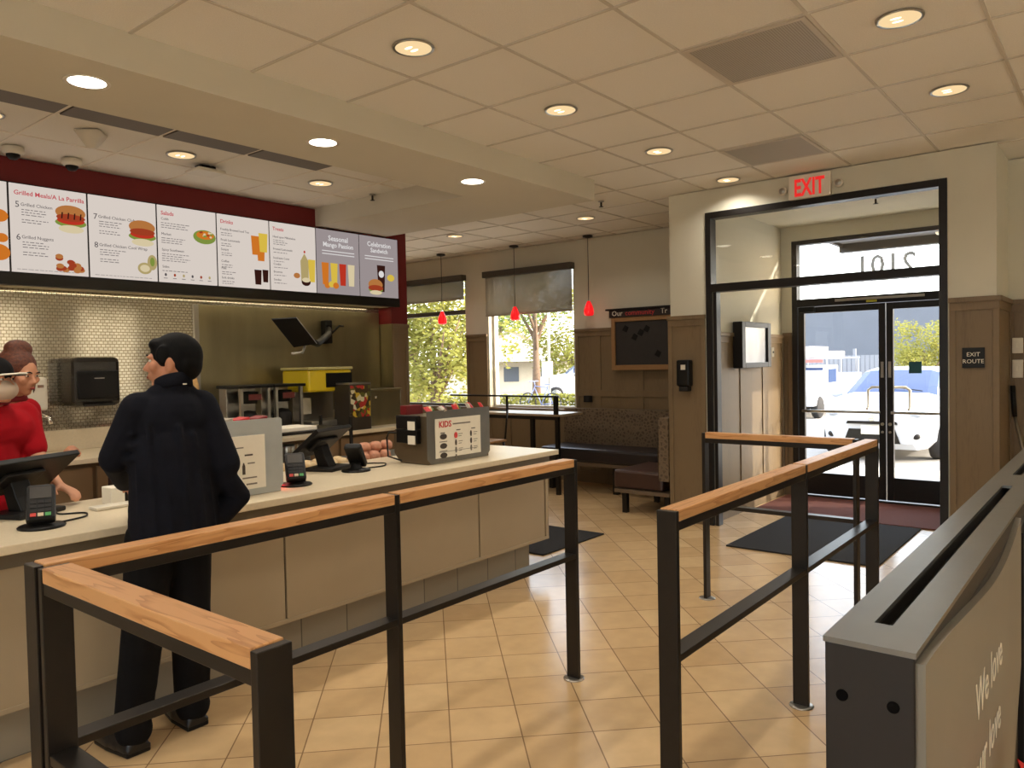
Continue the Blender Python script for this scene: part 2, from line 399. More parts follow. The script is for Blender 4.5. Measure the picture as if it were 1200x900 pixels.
# baseboard tile along pillars
# inner storefront frame (black) : jambs, head, mullion
def frame_bars(name, bars, mats=BLACKM, **k): return obj(name, bx(*bars), mats, bevel=.003, **k)
m = MB()
for a, b in [((6.44, FY1-.05, 0), (6.56, FY1, FZ)), ((6.44, FY0, 0), (6.56, FY0+.055, FZ)), ((6.44, FY0+.055, FZ-.055), (6.56, FY1-.05, FZ)), ((6.44, FY0+.055, 2.085), (6.56, FY1-.05, 2.155)), ((6.45, FY1-.095, 0), (6.54, FY1-.065, 2.085))]: m.box(a, b)
df = struct('door_1', m, BLACKM, bevel=.003)
obj('glass_pane', bx(((6.495, FY0+.05, 2.15), (6.503, FY1-.045, FZ-.05))), GLASSIN, df)
obj('sidelight_trim', bx(((6.46, FY1-.062, 0.01), (6.53, FY1-.052, 2.084))), GREYST, df)
# outer doors
OX = 8.35
m = MB()
for a, b in [((OX-.01, .98, 0), (OX+.1, 1.03, 2.73)), ((OX-.01, 2.775, 0), (OX+.1, 2.83, 2.73)), ((OX-.01, 1.03, 2.685), (OX+.1, 2.775, 2.73)), ((OX-.01, 1.03, 2.025), (OX+.1, 2.775, 2.105)), ((OX-.01, 1.03, 0), (OX+.1, 2.775, .02))]: m.box(a, b)
of = struct('door_2', m, BLACKM, bevel=.003)
obj('transom_glass', bx(((OX+.04, 1.03, 2.105), (OX+.048, 2.775, 2.685))), GLASS, of)
obj('header_bar', bx(((OX-.03, 1.55, 2.06), (OX-.01, 2.38, 2.085))), STEEL, of)
obj('sticker', bx(((OX-.016, 1.98, 2.035), (OX-.011, 2.08, 2.058))), mat('yellow_sticker', srgb(196, 190, 60), .6), of)
NUM = translucent('frosted_number_vinyl', srgb(130, 128, 124), .5, .2)
obj('number_2101', textmb('2101', (OX+.0505, 1.63, 2.315), (0, 1, 0), (0, 0, 1), .285, bold=.003), NUM, of)
def leaf(name, y0, y1, hinge):
    m = MB(); x0, x1 = OX+.012, OX+.06
    s = .062
    m.box((x0, y0, .03), (x1, y0+s, 2.02)); m.box((x0, y1-s, .03), (x1, y1, 2.02)); m.box((x0, y0+s, .03), (x1, y1-s, .26)); m.box((x0, y0+s, 1.955), (x1, y1-s, 2.02))
    d = struct(name, m, BLACKM, bevel=.002)
    obj('glass_pane', bx(((OX+.03, y0+s, .26), (OX+.038, y1-s, 1.955))), GLASS, d)
    hy = y0+.05 if hinge < 0 else y1-.05; ly = y1-.03 if hinge < 0 else y0+.03
    p = MB(); p.tube([(x0-.05, y0+.05, .92), (x0-.05, y1-.05, .92)], .014, 10); p.cyl((x0-.05, y0+.06, .92), (x0, y0+.06, .92), .012); p.cyl((x0-.05, y1-.06, .92), (x0, y1-.06, .92), .012)
    obj('push_bar', p, STEEL, d)
    sg = -1 if hinge < 0 else 1
    q = MB(); xx = x1+.05; yb = ly+sg*.0
    q.tube([(x1, yb, 1.17), (xx, yb, 1.17), (xx, yb+sg*.12, 1.17), (xx+.01, yb+sg*.16, 1.14), (xx+.01, yb+sg*.16, .95), (x1-.0, yb+sg*.16, .95)], .014, 8)
    obj('pull_handle', q, WHITEP, d)
    obj('closer', bx(((x0-.05, hy-.13 if hinge > 0 else hy-.02, 1.965), (x0, hy+.02 if hinge > 0 else hy+.13, 2.02))), BLACKP, d)
    lk = MB(); lk.box((x0-.006, ly-.013, 1.27), (x0, ly+.013, 1.43)); lk.cyl((x0-.012, ly, .8), (x0, ly, .8), .016); lk.cyl((x0-.012, ly, .72), (x0, ly, .72), .012)
    obj('lock_plate', lk, STEEL, d)
    return d
leaf('door_3', 1.91, 2.77, 1)
dr = leaf('door_4', 1.035, 1.90, -1)
obj('sticker', bx(((OX+.026, 1.585, 1.31), (OX+.0295, 1.70, 1.425))), mat('teal_sticker', srgb(34, 92, 102), .5), dr)

# windows of the back wall
def window(name, y0, y1, transom, meet):
    m = MB(); x0, x1 = 8.03, 8.1; t = .035
    m.box((x0, y0, WZ[0]), (x1, y0+t, WZ[1])); m.box((x0, y1-t, WZ[0]), (x1, y1, WZ[1])); m.box((x0, y0+t, WZ[0]), (x1, y1-t, WZ[0]+t)); m.box((x0, y0+t, WZ[1]-t), (x1, y1-t, WZ[1]))
    if transom: m.box((x0-.01, y0+t, transom-.03), (x1, y1-t, transom+.03))
    w = struct(name, m, [mat(name+'_frame', srgb(214, 208, 196) if meet else srgb(70, 64, 56), .5)], bevel=.002)
    obj('glass_pane', bx(((x0+.03, y0+t, WZ[0]+t), (x0+.036, y1-t, WZ[1]-t))), GLASS, w)
    obj('window_sill', bx(((BX-.04, y0-.02, WZ[0]-.03), (8.03, y1+.02, WZ[0]+.004))), BROWNY if not meet else BROWNY, w)
    return w
window('window_1', W1[0], W1[1], 2.22, False)
window('window_2', W2[0], W2[1], None, True)
BLIND = translucent('added_blind_fabric', srgb(232, 230, 224), .55, 0)  # unseen blinds, added to glow with sun and spread light indoors
for k, (a, b) in enumerate(RW):
    c = (a+b)/2
    w3 = struct('window_%d' % (k+3), bx(((a-.02, -2.44, .74), (a+.04, -2.32, 2.71)), ((b-.04, -2.44, .74), (b+.02, -2.32, 2.71)), ((a+.04, -2.44, .74), (b-.04, -2.32, .8)), ((a+.04, -2.44, 2.65), (b-.04, -2.32, 2.71)), ((c-.025, -2.42, .8), (c+.025, -2.34, 2.65))), BLACKM)
    obj('glass_pane', bx(((a+.04, -2.385, .8), (b-.04, -2.38, 2.65))), GLASS, w3)
    obj('window_blind', bx(((a-.01, -2.318, .74), (b+.01, -2.316, 2.72))), BLIND, w3)
w3 = struct('window_7', bx(((-4.12, -1.82, .78), (-4.0, -1.76, 2.72)), ((-4.12, 2.56, .78), (-4.0, 2.62, 2.72)), ((-4.12, -1.76, .78), (-4.0, 2.56, .84)), ((-4.12, -1.76, 2.66), (-4.0, 2.56, 2.72)), ((-4.1, .38, .84), (-4.02, .42, 2.66))), BLACKM)  # unseen rear window, added to brighten ceiling and walls
obj('glass_pane', bx(((-4.07, -1.76, .84), (-4.065, 2.56, 2.66))), GLASS, w3)
def shade(label, y0, y1, zb, hembar):
    t = thing('window_blind', label, 'shade', (BX-.05, (y0+y1)/2, 2.64))
    obj('valance', bx(((BX-.1, y0, 2.64), (BX-.003, y1, 2.72))), mat('shade_cassette', srgb(74, 68, 60), .5), t, bevel=.004)
    obj('fabric', bx(((BX-.045, y0+.015, zb), (BX-.043, y1-.015, 2.645))), SHADE, t)
    obj('hem_bar', bx(((BX-.052, y0+.015, zb-.02), (BX-.036, y1-.015, zb+.004))), mat('hem', srgb(150, 140, 122), .6), t)
shade('short roller shade drawn partly down over the window left of the wood pier', 7.17, 8.78, 2.40, 0)
shade('roller shade hanging lower, over the window between pier and booth wall', 5.36, 6.80, 2.14, 0)

# =================================================================== CAMERA
cam = bpy.data.cameras.new('camera'); co = bpy.data.objects.new('camera', cam); C.objects.link(co)
cam.sensor_width = 36; cam.lens = 27.0; cam.clip_start = .05; cam.clip_end = 300
R_ = Vector((0.62621, -0.7794, -0.02015)); U_ = Vector((0.03477, 0.0021, 0.99939)); F_ = Vector((0.77888, 0.62653, -0.02841))
M3 = Matrix((R_, U_, -F_)).transposed()
co.matrix_world = Matrix.Translation((0, 0, 1.5)) @ M3.to_4x4()
S.camera = co

# =================================================================== RAILINGS
def rail(name, label, ax, line, a0, a1, posts, zt=1.04, low=True, w=.066, group='oak topped queue railings'):
    L = (a0, line, 0) if ax == 'x' else (line, a0, 0)
    t = thing(name, label, 'railing', L, 0, group)
    def B(m, u0, u1, v0, v1, z0, z1):
        if ax == 'x': m.box((u0, v0, z0), (u1, v1, z1))
        else: m.box((v0, u0, z0), (v1, u1, z1))
    h = w/2; pt = .02
    for p in posts:
        m = MB(); B(m, p-pt/2, p+pt/2, line-h, line+h, 0.004, zt-.001)
        q = obj('post', m, DARKM, t, bevel=.002)
        d = MB(); c = (p, line) if ax == 'x' else (line, p)
        d.lathe([(.05, 0), (.05, .003), (.045, .006), (.02, .007)], (c[0], c[1], 0), 20)
        obj('floor_flange', d, STEEL, q)
    for i in range(len(posts)-1):
        u0, u1 = posts[i]+pt/2, posts[i+1]-pt/2
        m = MB(); B(m, u0+.002, u1-.002, line-h+.001, line+h-.001, zt-.034, zt+.002); obj('oak_handrail', m, OAK_X if ax == 'x' else OAK_Y, t, bevel=.003)
        m = MB(); B(m, u0, u1, line-h+.003, line+h-.003, zt-.062, zt-.034); obj('top_bar', m, DARKM, t, bevel=.002)
        m = MB(); B(m, u0, u1, line-h+.003, line+h-.003, .575, .598); obj('lower_rail', m, DARKM, t, bevel=.002)
    return t
rail('railing', 'long oak topped steel railing running in front of the order counter', 'x', 2.045, .70, 2.98, [.70, 1.845, 2.965])
rail('railing', 'short oak topped steel railing in the left foreground, square to the counter railing', 'y', .725, 1.10, 2.0, [1.105, 1.985], w=.068)
rail('railing', 'oak topped steel railing in the middle of the room pointing toward the doors', 'x', 1.095, 2.10, 4.50, [2.105, 3.30, 4.48])
rail('railing', 'oak topped steel railing crossing in front of the entrance mat', 'y', 4.46, 1.16, 2.07, [1.17, 2.055], w=.06)

# =================================================================== DIVIDER (right foreground)
t = thing('queue_divider', 'grey metal queue divider with a slotted top and a We love sign panel', 'divider', (3., .31, 0))
m = MB(); m.box((1.258, .2495, 0), (5.2, .377, 1.0)); m.box((1.258, .2495, 1.0), (5.2, .302, 1.046)); m.box((1.36, .330, 1.0), (5.2, .377, 1.046)); m.box((1.258, .302, 1.0), (1.36, .377, 1.046))
obj('body', m, mat('divider_body', srgb(42, 37, 32), .45, .2), t, bevel=.004)
obj('end_plate', bx(((1.2525, .2485, 0), (1.2575, .378, 1.046))), mat('divider_end', srgb(38, 33, 29), .45, .2), t, bevel=.002)
m = MB(); zt0, zt1 = 1.046, 1.055
for (x0, x1, y0, y1) in [(1.25, 1.36, .246, .380), (1.36, 5.2, .246, .302), (1.36, 5.2, .330, .380), (3.02, 3.30, .302, .330)]: m.box((x0, y0, zt0), (x1, y1, zt1))
obj('top_tray', m, GREYST, t)
obj('slot_liner', bx(((1.36, .302, 1.0185), (5.2, .330, 1.022))), BLACKP, t)
m = MB(); N = 20
top = [(1.262+1.29*i/N, 1.036-.055*math.sin(PI*(i/N)**1.6)) for i in range(N+1)]
m.prism([(x, z) for x, z in reversed(top)]+[(1.262, .25), (2.25, .25), (2.552, .62)], (0, .2495, 0), (1, 0, 0), (0, 0, 1), .014)
sp = obj('sign_panel', m, mat('divider_sign_face', srgb(134, 128, 116), .45, .2, noise=.04, nscale=5), t)
LET = mat('pale_lettering', srgb(226, 218, 202), .6)
obj('lettering', textmb('We love', (1.73, .2348, .765), (1, 0, 0), (0, 0, 1), .115, .001), LET, sp)
obj('lettering', textmb('your love', (1.66, .2348, .625), (1, 0, 0), (0, 0, 1), .115, .001), LET, sp)
for y in (.278, .352): m = MB(); m.cyl((1.250, y, .965), (1.256, y, .965), .009, n=16); obj('bolt_hole', m, mat('hole_black', srgb(8, 7, 7), .9, 0, .1), t)
obj('side_skirt', bx(((2.62, .235, .02), (5.2, .2495, .98))), BLACKM, t)
m = MB()
for k in range(5):
    a = .5+k*.35
    m.prism([(0, 0), (.035, .05), (0, .13), (-.035, .05)], (2.05+.03*k, .13, .50), (math.cos(a), -.5, 0), (-.3*math.cos(a), .3, math.sin(a)), .003)
t = thing('red_flower', 'red petalled artificial flower low beside the queue divider', 'flower', (2.1, .13, 0))
obj('petal_cluster', m, RED, t); m = MB(); m.tube([(2.1, .13, 0.02), (2.11, .135, .3), (2.1, .13, .52)], .008); obj('stem', m, mat('stem_green', srgb(60, 80, 40), .7), t)
m = MB(); m.lathe([(.07, 0), (.075, .01), (.09, .18), (.095, .19), (.085, .185), (.07, .16)], (2.1, .13, 0)); obj('pot', m, BLACKP, t)

# =================================================================== ORDER COUNTER
CX1 = 4.50
t = thing('order_counter', 'long taupe panelled order counter with a pale stone top', 'counter', (1.5, 3.6, 0))
obj('countertop', bx(((-3.98, 3.2, .83), (CX1, 4.0, .865))), QUARTZ, t, bevel=.004)
m = MB(); m.box((-3.98, 3.30, .22), (CX1-.03, 3.92, .80)); obj('cabinet_body', m, TAUPED, t)
obj('frieze', bx(((-3.98, 3.27, .765), (CX1-.02, 3.93, .832))), TAUPEF, t, bevel=.002)
js = [-2.16, -1.43, -.69, .045, .78, 1.515, 2.25, 2.985, 3.72, 4.44]
for a, b in zip(js[:-1], js[1:]):
    obj('panel', bx(((a+.006, 3.288, .235), (b-.006, 3.302, .765))), TAUPE, t, bevel=.002)
obj('end_post', bx(((4.446, 3.285, .22), (CX1-.022, 3.93, .766))), TAUPE, t, bevel=.002)
obj('base_strip', bx(((-3.98, 3.284, .215), (CX1-.022, 3.31, .236))), TAUPE, t, bevel=.002)
obj('tile_base', bx(((-3.98, 3.38, 0), (4.36, 3.88, .22))), BASET, t)

# back counter
t = thing('back_counter', 'stone topped back counter with a raised backsplash along the kitchen wall', 'counter', (1.5, 5.9, 0))
obj('countertop', bx(((-3.98, 5.5, .87), (5.5, 6.23, .905))), QUARTZ, t, bevel=.004)
obj('backsplash', bx(((-3.98, 6.215, .905), (5.5, 6.245, 1.06))), QUARTZ, t, bevel=.003)
obj('cabinet_body', bx(((-3.98, 5.56, .1), (5.48, 6.2, .87)), ((-3.98, 5.64, 0), (5.48, 6.2, .1))), mat('kitchen_cabinet', srgb(110, 88, 62), .5), t)
for k in range(9):
    x = -1.2+k*.7
    d = obj('cabinet_door', bx(((x+.01, 5.54, .16), (x+.68, 5.561, .84))), mat('kitchen_door', srgb(128, 102, 72), .5), t, bevel=.003)
    obj('door_handle', bx(((x+.3, 5.525, .76), (x+.4, 5.54, .775))), STEEL, d)
# steel cladding on the right of the kitchen wall and its pale trim
t = thing('steel_wall_panel', 'large dull stainless steel panel covering the right part of the kitchen wall', 'panel', (4.4, 6.24, 1.06))
obj('sheet', bx(((3.47, 6.235, 1.062), (5.51, 6.249, 2.05))), STEELP, t)
obj('edge_strip', bx(((3.43, 6.225, 1.062), (3.47, 6.25, 2.05))), STEEL, t)
struct('trim_17', bx(((-4, 6.07, 2.10), (5.5, 6.2, 2.13))), mat('cove_strip', srgb(210, 200, 170), .6))

# =================================================================== MENU BOARDS
MR, MU = (1, 0, 0), (0, 0, 1)
edges = [1.44, 1.985, 2.50, 3.018, 3.53, 4.04, 4.545, 5.07, 5.59]
SCR = glow('lit_screen_white', srgb(236, 224, 214), .80)
SCRG = glow('lit_screen_grey', srgb(176, 164, 164), .72)
def gm(name, c, s=.75): return glow(name, c, s)
G = {k: gm('lit_'+k, c) for k, c in dict(red=srgb(214, 84, 92), ink=srgb(128, 120, 120), dink=srgb(96, 90, 92), bun=srgb(200, 130, 70), meat=srgb(176, 70, 40), lett=srgb(140, 160, 70),
     orange=srgb(228, 130, 44), lemon=srgb(240, 206, 80), cola=srgb(60, 30, 24), cream=srgb(240, 222, 180), toma=srgb(206, 60, 40), white=srgb(246, 242, 240), wrap=srgb(196, 176, 120)).items()}
def disc(m, x, z, rx, rz, n=20, d=.0012, y=6.0):
    m.prism([(rx*math.cos(2*PI*i/n), rz*math.sin(2*PI*i/n)) for i in range(n)], (x, y, z), MR, MU, d)
def quadp(m, pts, y=6.0, d=.0012): m.prism(pts, (0, y, 0), MR, MU, d)
ZT, ZB = 2.805, 2.195
labels = ['leftmost lit menu screen, cut by the picture edge, with orange nuggets',
 'lit menu screen headed Grilled Meals with a grilled sandwich and nuggets', 'lit menu screen numbered 7 and 8 with a club sandwich and a wrap',
 'lit menu screen headed Salads with one plate of salad', 'lit menu screen headed Drinks with iced teas and colas', 'lit menu screen headed Treats with milkshakes and a sundae',
 'grey lit menu screen for mango drinks with four glasses', 'grey lit menu screen at the right end with a sandwich and cola']
FY = 5.999
def sandwich(px, pz, w, keys, P):
    a = {}
    for key, dx, dz, rx, rz in keys:
        a.setdefault(key, MB()); disc(a[key], px+dx*w, pz+dz*w, rx*w, rz*w, y=FY-.0012*len(a))
    for k, mm in a.items(): obj('food_picture', mm, G[k], P)
BURG = [('bun', 0, .28, .5, .26), ('lett', 0, -.08, .52, .16), ('toma', 0, .0, .46, .14), ('meat', 0, .1, .48, .13), ('cream', .0, -.30, .42, .14)]
for i in range(8):
    x0, x1 = edges[i]+.008, edges[i+1]-.008; w = x1-x0
    t = thing('menu_screen', labels[i], 'menu board', (x0, 6.03, ZB), 0, 'menu screens over the kitchen opening')
    obj('housing', bx(((edges[i], 6.012, ZB-.01), (edges[i+1], 6.05, ZT+.01))), BLACKM, t, bevel=.002)
    sc = obj('screen', bx(((x0, 6.001, ZB), (x1, 6.012, ZT))), SCRG if i > 5 else SCR, t)
    heads = ['', 'Grilled Meals/A La Parrilla', '', 'Salads', 'Drinks', 'Treats', '', ''][i]
    if heads:
        size = .057 if i == 1 else .055
        obj('heading', textmb(heads, (x0+.025, 6.0005, ZT-.075), MR, MU, size*(.76 if i == 1 else .8), .001, bold=.0006), G['red'], sc)
    ink = MB(); dk = MB()
    def lines(xa, za, n, ww, gap=.018, h=.005):
        for k in range(n):
            L = ww*random.uniform(.7, 1)
            x = xa
            while x < xa+L:
                l = random.uniform(.012, .035); ink.box((x, 5.9995, za-k*gap-h/2), (min(x+l, xa+L), 6.001, za-k*gap+h/2)); x += l+.008
    if i == 0:
        for cx_, cz_, r in [(-.02, 2.57, .07), (-.07, 2.52, .07), (-.03, 2.32, .09), (-.09, 2.36, .08), (-.01, 2.42, .05)]:
            mm = MB(); disc(mm, x1+cx_-.03, cz_, r*.75, r*.62, y=FY); obj('food_picture', mm, G['orange'], sc)
    if i in (1, 2):
        a, b = [('5', 'Grilled Chicken'), ('6', 'Grilled Nuggets')] if i == 1 else [('7', 'Grilled Chicken Club'), ('8', 'Grilled Chicken Cool Wrap')]
        for (n_, s_), zz in ((a, 2.655 if i == 1 else 2.64), (b, 2.43)):
            textmb(n_, (x0+.03, 6.0005, zz-.012), MR, MU, .06, .001, mb=dk); textmb(s_, (x0+.065, 6.0005, zz), MR, MU, .032, .001, mb=dk)
            lines(x0+.07, zz-.025, 3, .19); lines(x0+.07, zz-.095, 2, .17)
        lines(x0+.03, ZB+.02, 1, w*.9, h=.003)
        sandwich(x1-.112, 2.59 if i == 1 else 2.55, .205, BURG, sc)
        if i == 1:
            for k in range(16):
                mm = MB(); cx_, cz_ = x1-.03-random.random()*.19, 2.275+random.uniform(-.045, .055)
                disc(mm, cx_, cz_, .026, .018, y=FY-.0002*k); obj('food_picture', mm, G['meat' if k % 2 else 'bun'], sc)
            for k in range(4):
                mm = MB(); cx_ = x1-.18+k*.042; quadp(mm, [(cx_, 2.60), (cx_+.009, 2.60), (cx_+.014, 2.645), (cx_+.005, 2.645)], y=FY-.01); obj('food_picture', mm, G['cola'], sc)
        else:
            mm = MB(); disc(mm, x1-.10, 2.29, .055, .045, y=FY); disc(mm, x1-.04, 2.34, .038, .06, y=FY); obj('food_picture', mm, G['wrap'], sc)
            mm = MB(); disc(mm, x1-.10, 2.29, .038, .028, y=FY-.002); obj('food_picture', mm, G['cream'], sc)
            mm = MB(); disc(mm, x1-.04, 2.345, .018, .035, y=FY-.002); obj('food_picture', mm, G['lett'], sc)
    if i == 3:
        for zz, n in ((2.69, 3), (2.57, 3), (2.445, 4), (2.31, 1)):
            textmb('Cobb' if zz > 2.6 else 'Market' if zz > 2.5 else 'Spicy Southwest' if zz > 2.4 else 'Sides', (x0+.025, 6.0005, zz), MR, MU, .028, .001, mb=dk); lines(x0+.025, zz-.024, n, .24)
        for k in range(6):
            mm = MB(); disc(mm, x0+.05+k*.075, 2.255, .009, .012, y=FY); obj('food_picture', mm, G['meat' if k % 3 == 1 else 'wrap' if k % 3 else 'dink'], sc)
            ink.box((x0+.035+k*.075, 5.9995, 2.225), (x0+.065+k*.075, 6.001, 2.23))
        mm = MB(); disc(mm, x1-.105, 2.59, .10, .058, y=FY); obj('food_picture', mm, G['lett'], sc)
        mm = MB(); disc(mm, x1-.10, 2.605, .078, .034, y=FY-.002); obj('food_picture', mm, G['orange'], sc)
        for k in range(12):
            mm = MB(); disc(mm, x1-.10+random.uniform(-.06, .06), 2.605+random.uniform(-.02, .025), .011, .008, y=FY-.004-.0002*k); obj('food_picture', mm, G[random.choice(['toma', 'cream', 'lett', 'meat'])], sc)
    if i == 4:
        for k, zz in enumerate((2.67, 2.58, 2.50, 2.40, 2.34, 2.26)):
            textmb(['Freshly Brewed Iced Tea', 'Fresh Lemonade', 'Sunjoy', 'Coffee', 'Milk', 'Soft drinks'][k], (x0+.025, 6.0005, zz), MR, MU, .027, .001, mb=dk); lines(x0+.03, zz-.022, 2, .13)
        def cup(x, z, c, w_=.045, h_=.165):
            mm = MB(); quadp(mm, [(x-w_*.8, z), (x+w_*.8, z), (x+w_, z+h_), (x-w_, z+h_)], y=FY-.001*random.random()); obj('food_picture', mm, G[c], sc)
        cup(x1-.135, 2.49, 'orange'); cup(x1-.06, 2.52, 'lemon'); cup(x1-.085, 2.44, 'orange', .04, .14)
        cup(x1-.12, 2.23, 'cola', .036, .13); cup(x1-.045, 2.255, 'cola', .03, .11)
        cup(x1-.12, 2.345, 'white', .037, .02); cup(x1-.045, 2.35, 'white', .031, .018)
    if i == 5:
        for k, zz in enumerate((2.665, 2.555, 2.475, 2.42, 2.35, 2.28)):
            textmb(['Hand spun Milkshakes', 'Frosted Lemonade', 'Icedream Cone', 'Cookie', 'Brownie', 'Sundae'][k], (x0+.025, 6.0005, zz), MR, MU, .027, .001, mb=dk); lines(x0+.03, zz-.022, 1 if k else 3, .15)
        mm = MB(); quadp(mm, [(x1-.17, 2.29), (x1-.09, 2.29), (x1-.085, 2.48), (x1-.13, 2.55), (x1-.175, 2.48)], y=FY); obj('food_picture', mm, G['wrap'], sc)
        mm = MB(); quadp(mm, [(x1-.08, 2.29), (x1-.02, 2.29), (x1-.01, 2.5), (x1-.09, 2.5)], y=FY-.001); obj('food_picture', mm, G['lemon'], sc)
        mm = MB(); disc(mm, x1-.12, 2.285, .05, .035, y=FY-.003); obj('food_picture', mm, G['cola'], sc)
        mm = MB(); disc(mm, x1-.22, 2.34, .035, .025, y=FY-.003); obj('food_picture', mm, G['bun'], sc)
        mm = MB(); disc(mm, x1-.13, 2.565, .01, .012, y=FY-.003); obj('food_picture', mm, G['toma'], sc)
        mm = MB(); disc(mm, x1-.12, 2.305, .045, .022, y=FY-.005); obj('food_picture', mm, G['cream'], sc)
    if i > 5:
        wh = MB()
        if i == 6:
            textmb('Seasonal', ((x0+x1)/2, 6.0005, 2.705), MR, MU, .07, .001, 'CENTER', wh, bold=.001); textmb('Mango Passion', ((x0+x1)/2, 6.0005, 2.645), MR, MU, .062, .001, 'CENTER', wh, bold=.001)
            for k, c in enumerate(('orange', 'lemon', 'toma', 'cream')):
                x = x0+.09+k*.105; mm = MB(); quadp(mm, [(x-.032, 2.28), (x+.032, 2.28), (x+.042, 2.49), (x-.042, 2.49)], y=FY); obj('food_picture', mm, G[c], sc)
            for k in range(3):
                mm = MB(); disc(mm, x0+.11+k*.05, 2.275+.01*(k % 2), .035, .03, y=FY-.002-k*.001); obj('food_picture', mm, G['lemon' if k % 2 else 'orange'], sc)
        else:
            textmb('Celebration', ((x0+x1)/2, 6.0005, 2.705), MR, MU, .066, .001, 'CENTER', wh, bold=.001); textmb('Sandwich', ((x0+x1)/2, 6.0005, 2.645), MR, MU, .062, .001, 'CENTER', wh, bold=.001)
            mm = MB(); quadp(mm, [(x0+.23, 2.25), (x0+.31, 2.25), (x0+.325, 2.52), (x0+.215, 2.52)], y=FY); obj('food_picture', mm, G['cola'], sc)
            mm = MB(); disc(mm, x0+.27, 2.43, .035, .035, y=FY-.002); obj('food_picture', mm, G['white'], sc)
            sandwich(x0+.19, 2.28, .19, [('bun', 0, .2, .5, .3), ('lett', 0, -.08, .5, .12), ('meat', 0, .02, .52, .16), ('cream', 0, -.22, .42, .12)], sc)
            mm = MB(); disc(mm, x0+.40, 2.4, .05, .035, y=FY); obj('food_picture', mm, G['lemon'], sc)
        for k in range(2):
            wh.box((x0+.06, 5.9995, 2.60-k*.028), (x1-.06, 6.001, 2.608-k*.028))
        obj('heading', wh, G['white'], sc)
    if ink.v: obj('small_print', ink, G['ink'], sc)
    if dk.v: obj('item_names', dk, G['dink'], sc)

# =================================================================== CEILING FIXTURES
BULB = glow('warm_bulb', (1, .80, .50, 1), 3.2)
BULBW = glow('bright_led_lens', (1, .92, .76, 1), 9.)
REFL = mat('warm_reflector', srgb(240, 205, 150), .35, .6)
def lamp(x, y, z, power, color=(1, .79, .55), size=.14, spread=150):
    l = bpy.data.lights.new('downlight_lamp', 'AREA'); l.shape = 'DISK'; l.size = size; l.energy = power; l.color = color; l.spread = math.radians(spread)
    return l
def canlight(x, y, z, label, power, white=False, group='recessed can lights', first=None):
    if first is None:
        t = thing('downlight', label, 'light', (x, y, z), 0, group)
        m = MB(); m.lathe([(.085, -.001), (.098, -.004), (.1, .002), (.085, .004)], (0, 0, 0), 28); obj('trim_ring', m, WHITEP if white else STEEL, t, local=True)
        if white:
            m = MB(); m.lathe([(.0, -.003), (.07, -.003), (.085, .0)], (0, 0, 0), 28); obj('lens', m, BULBW, t, local=True)
        else:
            # shallow bowl that sits below the tile plane edge, warm reflector with a bulb in it
            m = MB(); m.lathe([(.086, -.002), (.08, .0015), (.055, .0045), (.0, .005)], (0, 0, 0), 28); obj('reflector', m, glow('glowing_reflector', (1, .72, .38, 1), .95), t, local=True)
            m = MB()
            for dx in (-.02, .018): m.ell((dx, .012, -.001), (.011, .026, .004), 12, 6)
            obj('bulb', m, BULB, t, local=True)
    else: t = dup(first, (x, y, z), None, label)
    L = bpy.data.lights.new('downlight_lamp', 'AREA'); L.shape = 'DISK'; L.size = .15; L.energy = power; L.color = (1, .93, .82) if not white else (1, .92, .80); L.spread = math.radians(140)
    o = bpy.data.objects.new('lamp', L); C.objects.link(o); o.parent = t; o.location = (0, 0, -.012)
    return t
PW = 4.3
main = [(2.59, 2.64, 'can light nearest the camera in the row above the counter railing'), (3.80, 2.64, 'second can light in the row above the counter railing'),
 (5.02, 2.64, 'third can light in the row leading to the doors'), (6.22, 2.63, 'last can light of the row, closest to the door wall'),
 (3.80, .80, 'large looking can light at the top right of the ceiling'), (5.01, .80, 'can light at the right edge of the ceiling above the doors approach'),
 (6.67, 6.18, 'faint can light over the dining area, farthest to the left'), (6.82, 4.45, 'can light over the dining area near the soffit end')]
hidden = [(1.38, 2.64), (.16, 2.64), (-1.5, 2.64), (2.59, .80), (1.38, .80), (-.5, .8), (3.8, -1.0), (1.4, -1.0), (6.7, 7.8)]
f0 = None
for x, y, l in main:
    if f0 is None: f0 = src = canlight(x, y, CZ, l, PW)
    else:
        r = thing('downlight', l, 'light', (x, y, CZ), 0, 'recessed can lights')
        for ch in src.children:
            c = ch.copy(); C.objects.link(c); c.parent = r
for x, y in hidden:  # unseen can lights added to help light the room
    r = thing('downlight', 'unseen can light added in the ceiling part outside the picture', 'light', (x, y, CZ), 0, 'added can lights out of view')
    for ch in f0.children:
        c = ch.copy(); C.objects.link(c); c.parent = r
kit = [(2.79, 5.17, 'round light in the kitchen ceiling above the Salads screen'), (3.97, 5.16, 'round light in the kitchen ceiling near its far end'), (1.60, 5.15, 'round kitchen light cut by the left picture edge')]
kp = None
for x, y, l in kit:
    if kp is None: kp = canlight(x, y, CZ, l, 4.5, False, 'kitchen can lights')
    else:
        r = thing('downlight', l, 'light', (x, y, CZ), 0, 'kitchen can lights')
        for ch in kp.children:
            c = ch.copy(); C.objects.link(c); c.parent = r
sf = None
for x, y, l in [(1.58, 3.75, 'bright white downlight nearest the camera under the soffit'), (2.91, 3.75, 'middle bright white downlight under the soffit'), (4.26, 3.76, 'farthest bright white downlight under the soffit'), (.25, 3.75, 'bright white soffit downlight beyond the left picture edge')]:
    if sf is None: sf = canlight(x, y, 2.83, l, 6., True, 'soffit downlights')
    else:
        r = thing('downlight', l, 'light', (x, y, 2.83), 0, 'soffit downlights')
        for ch in sf.children:
            c = ch.copy(); C.objects.link(c); c.parent = r
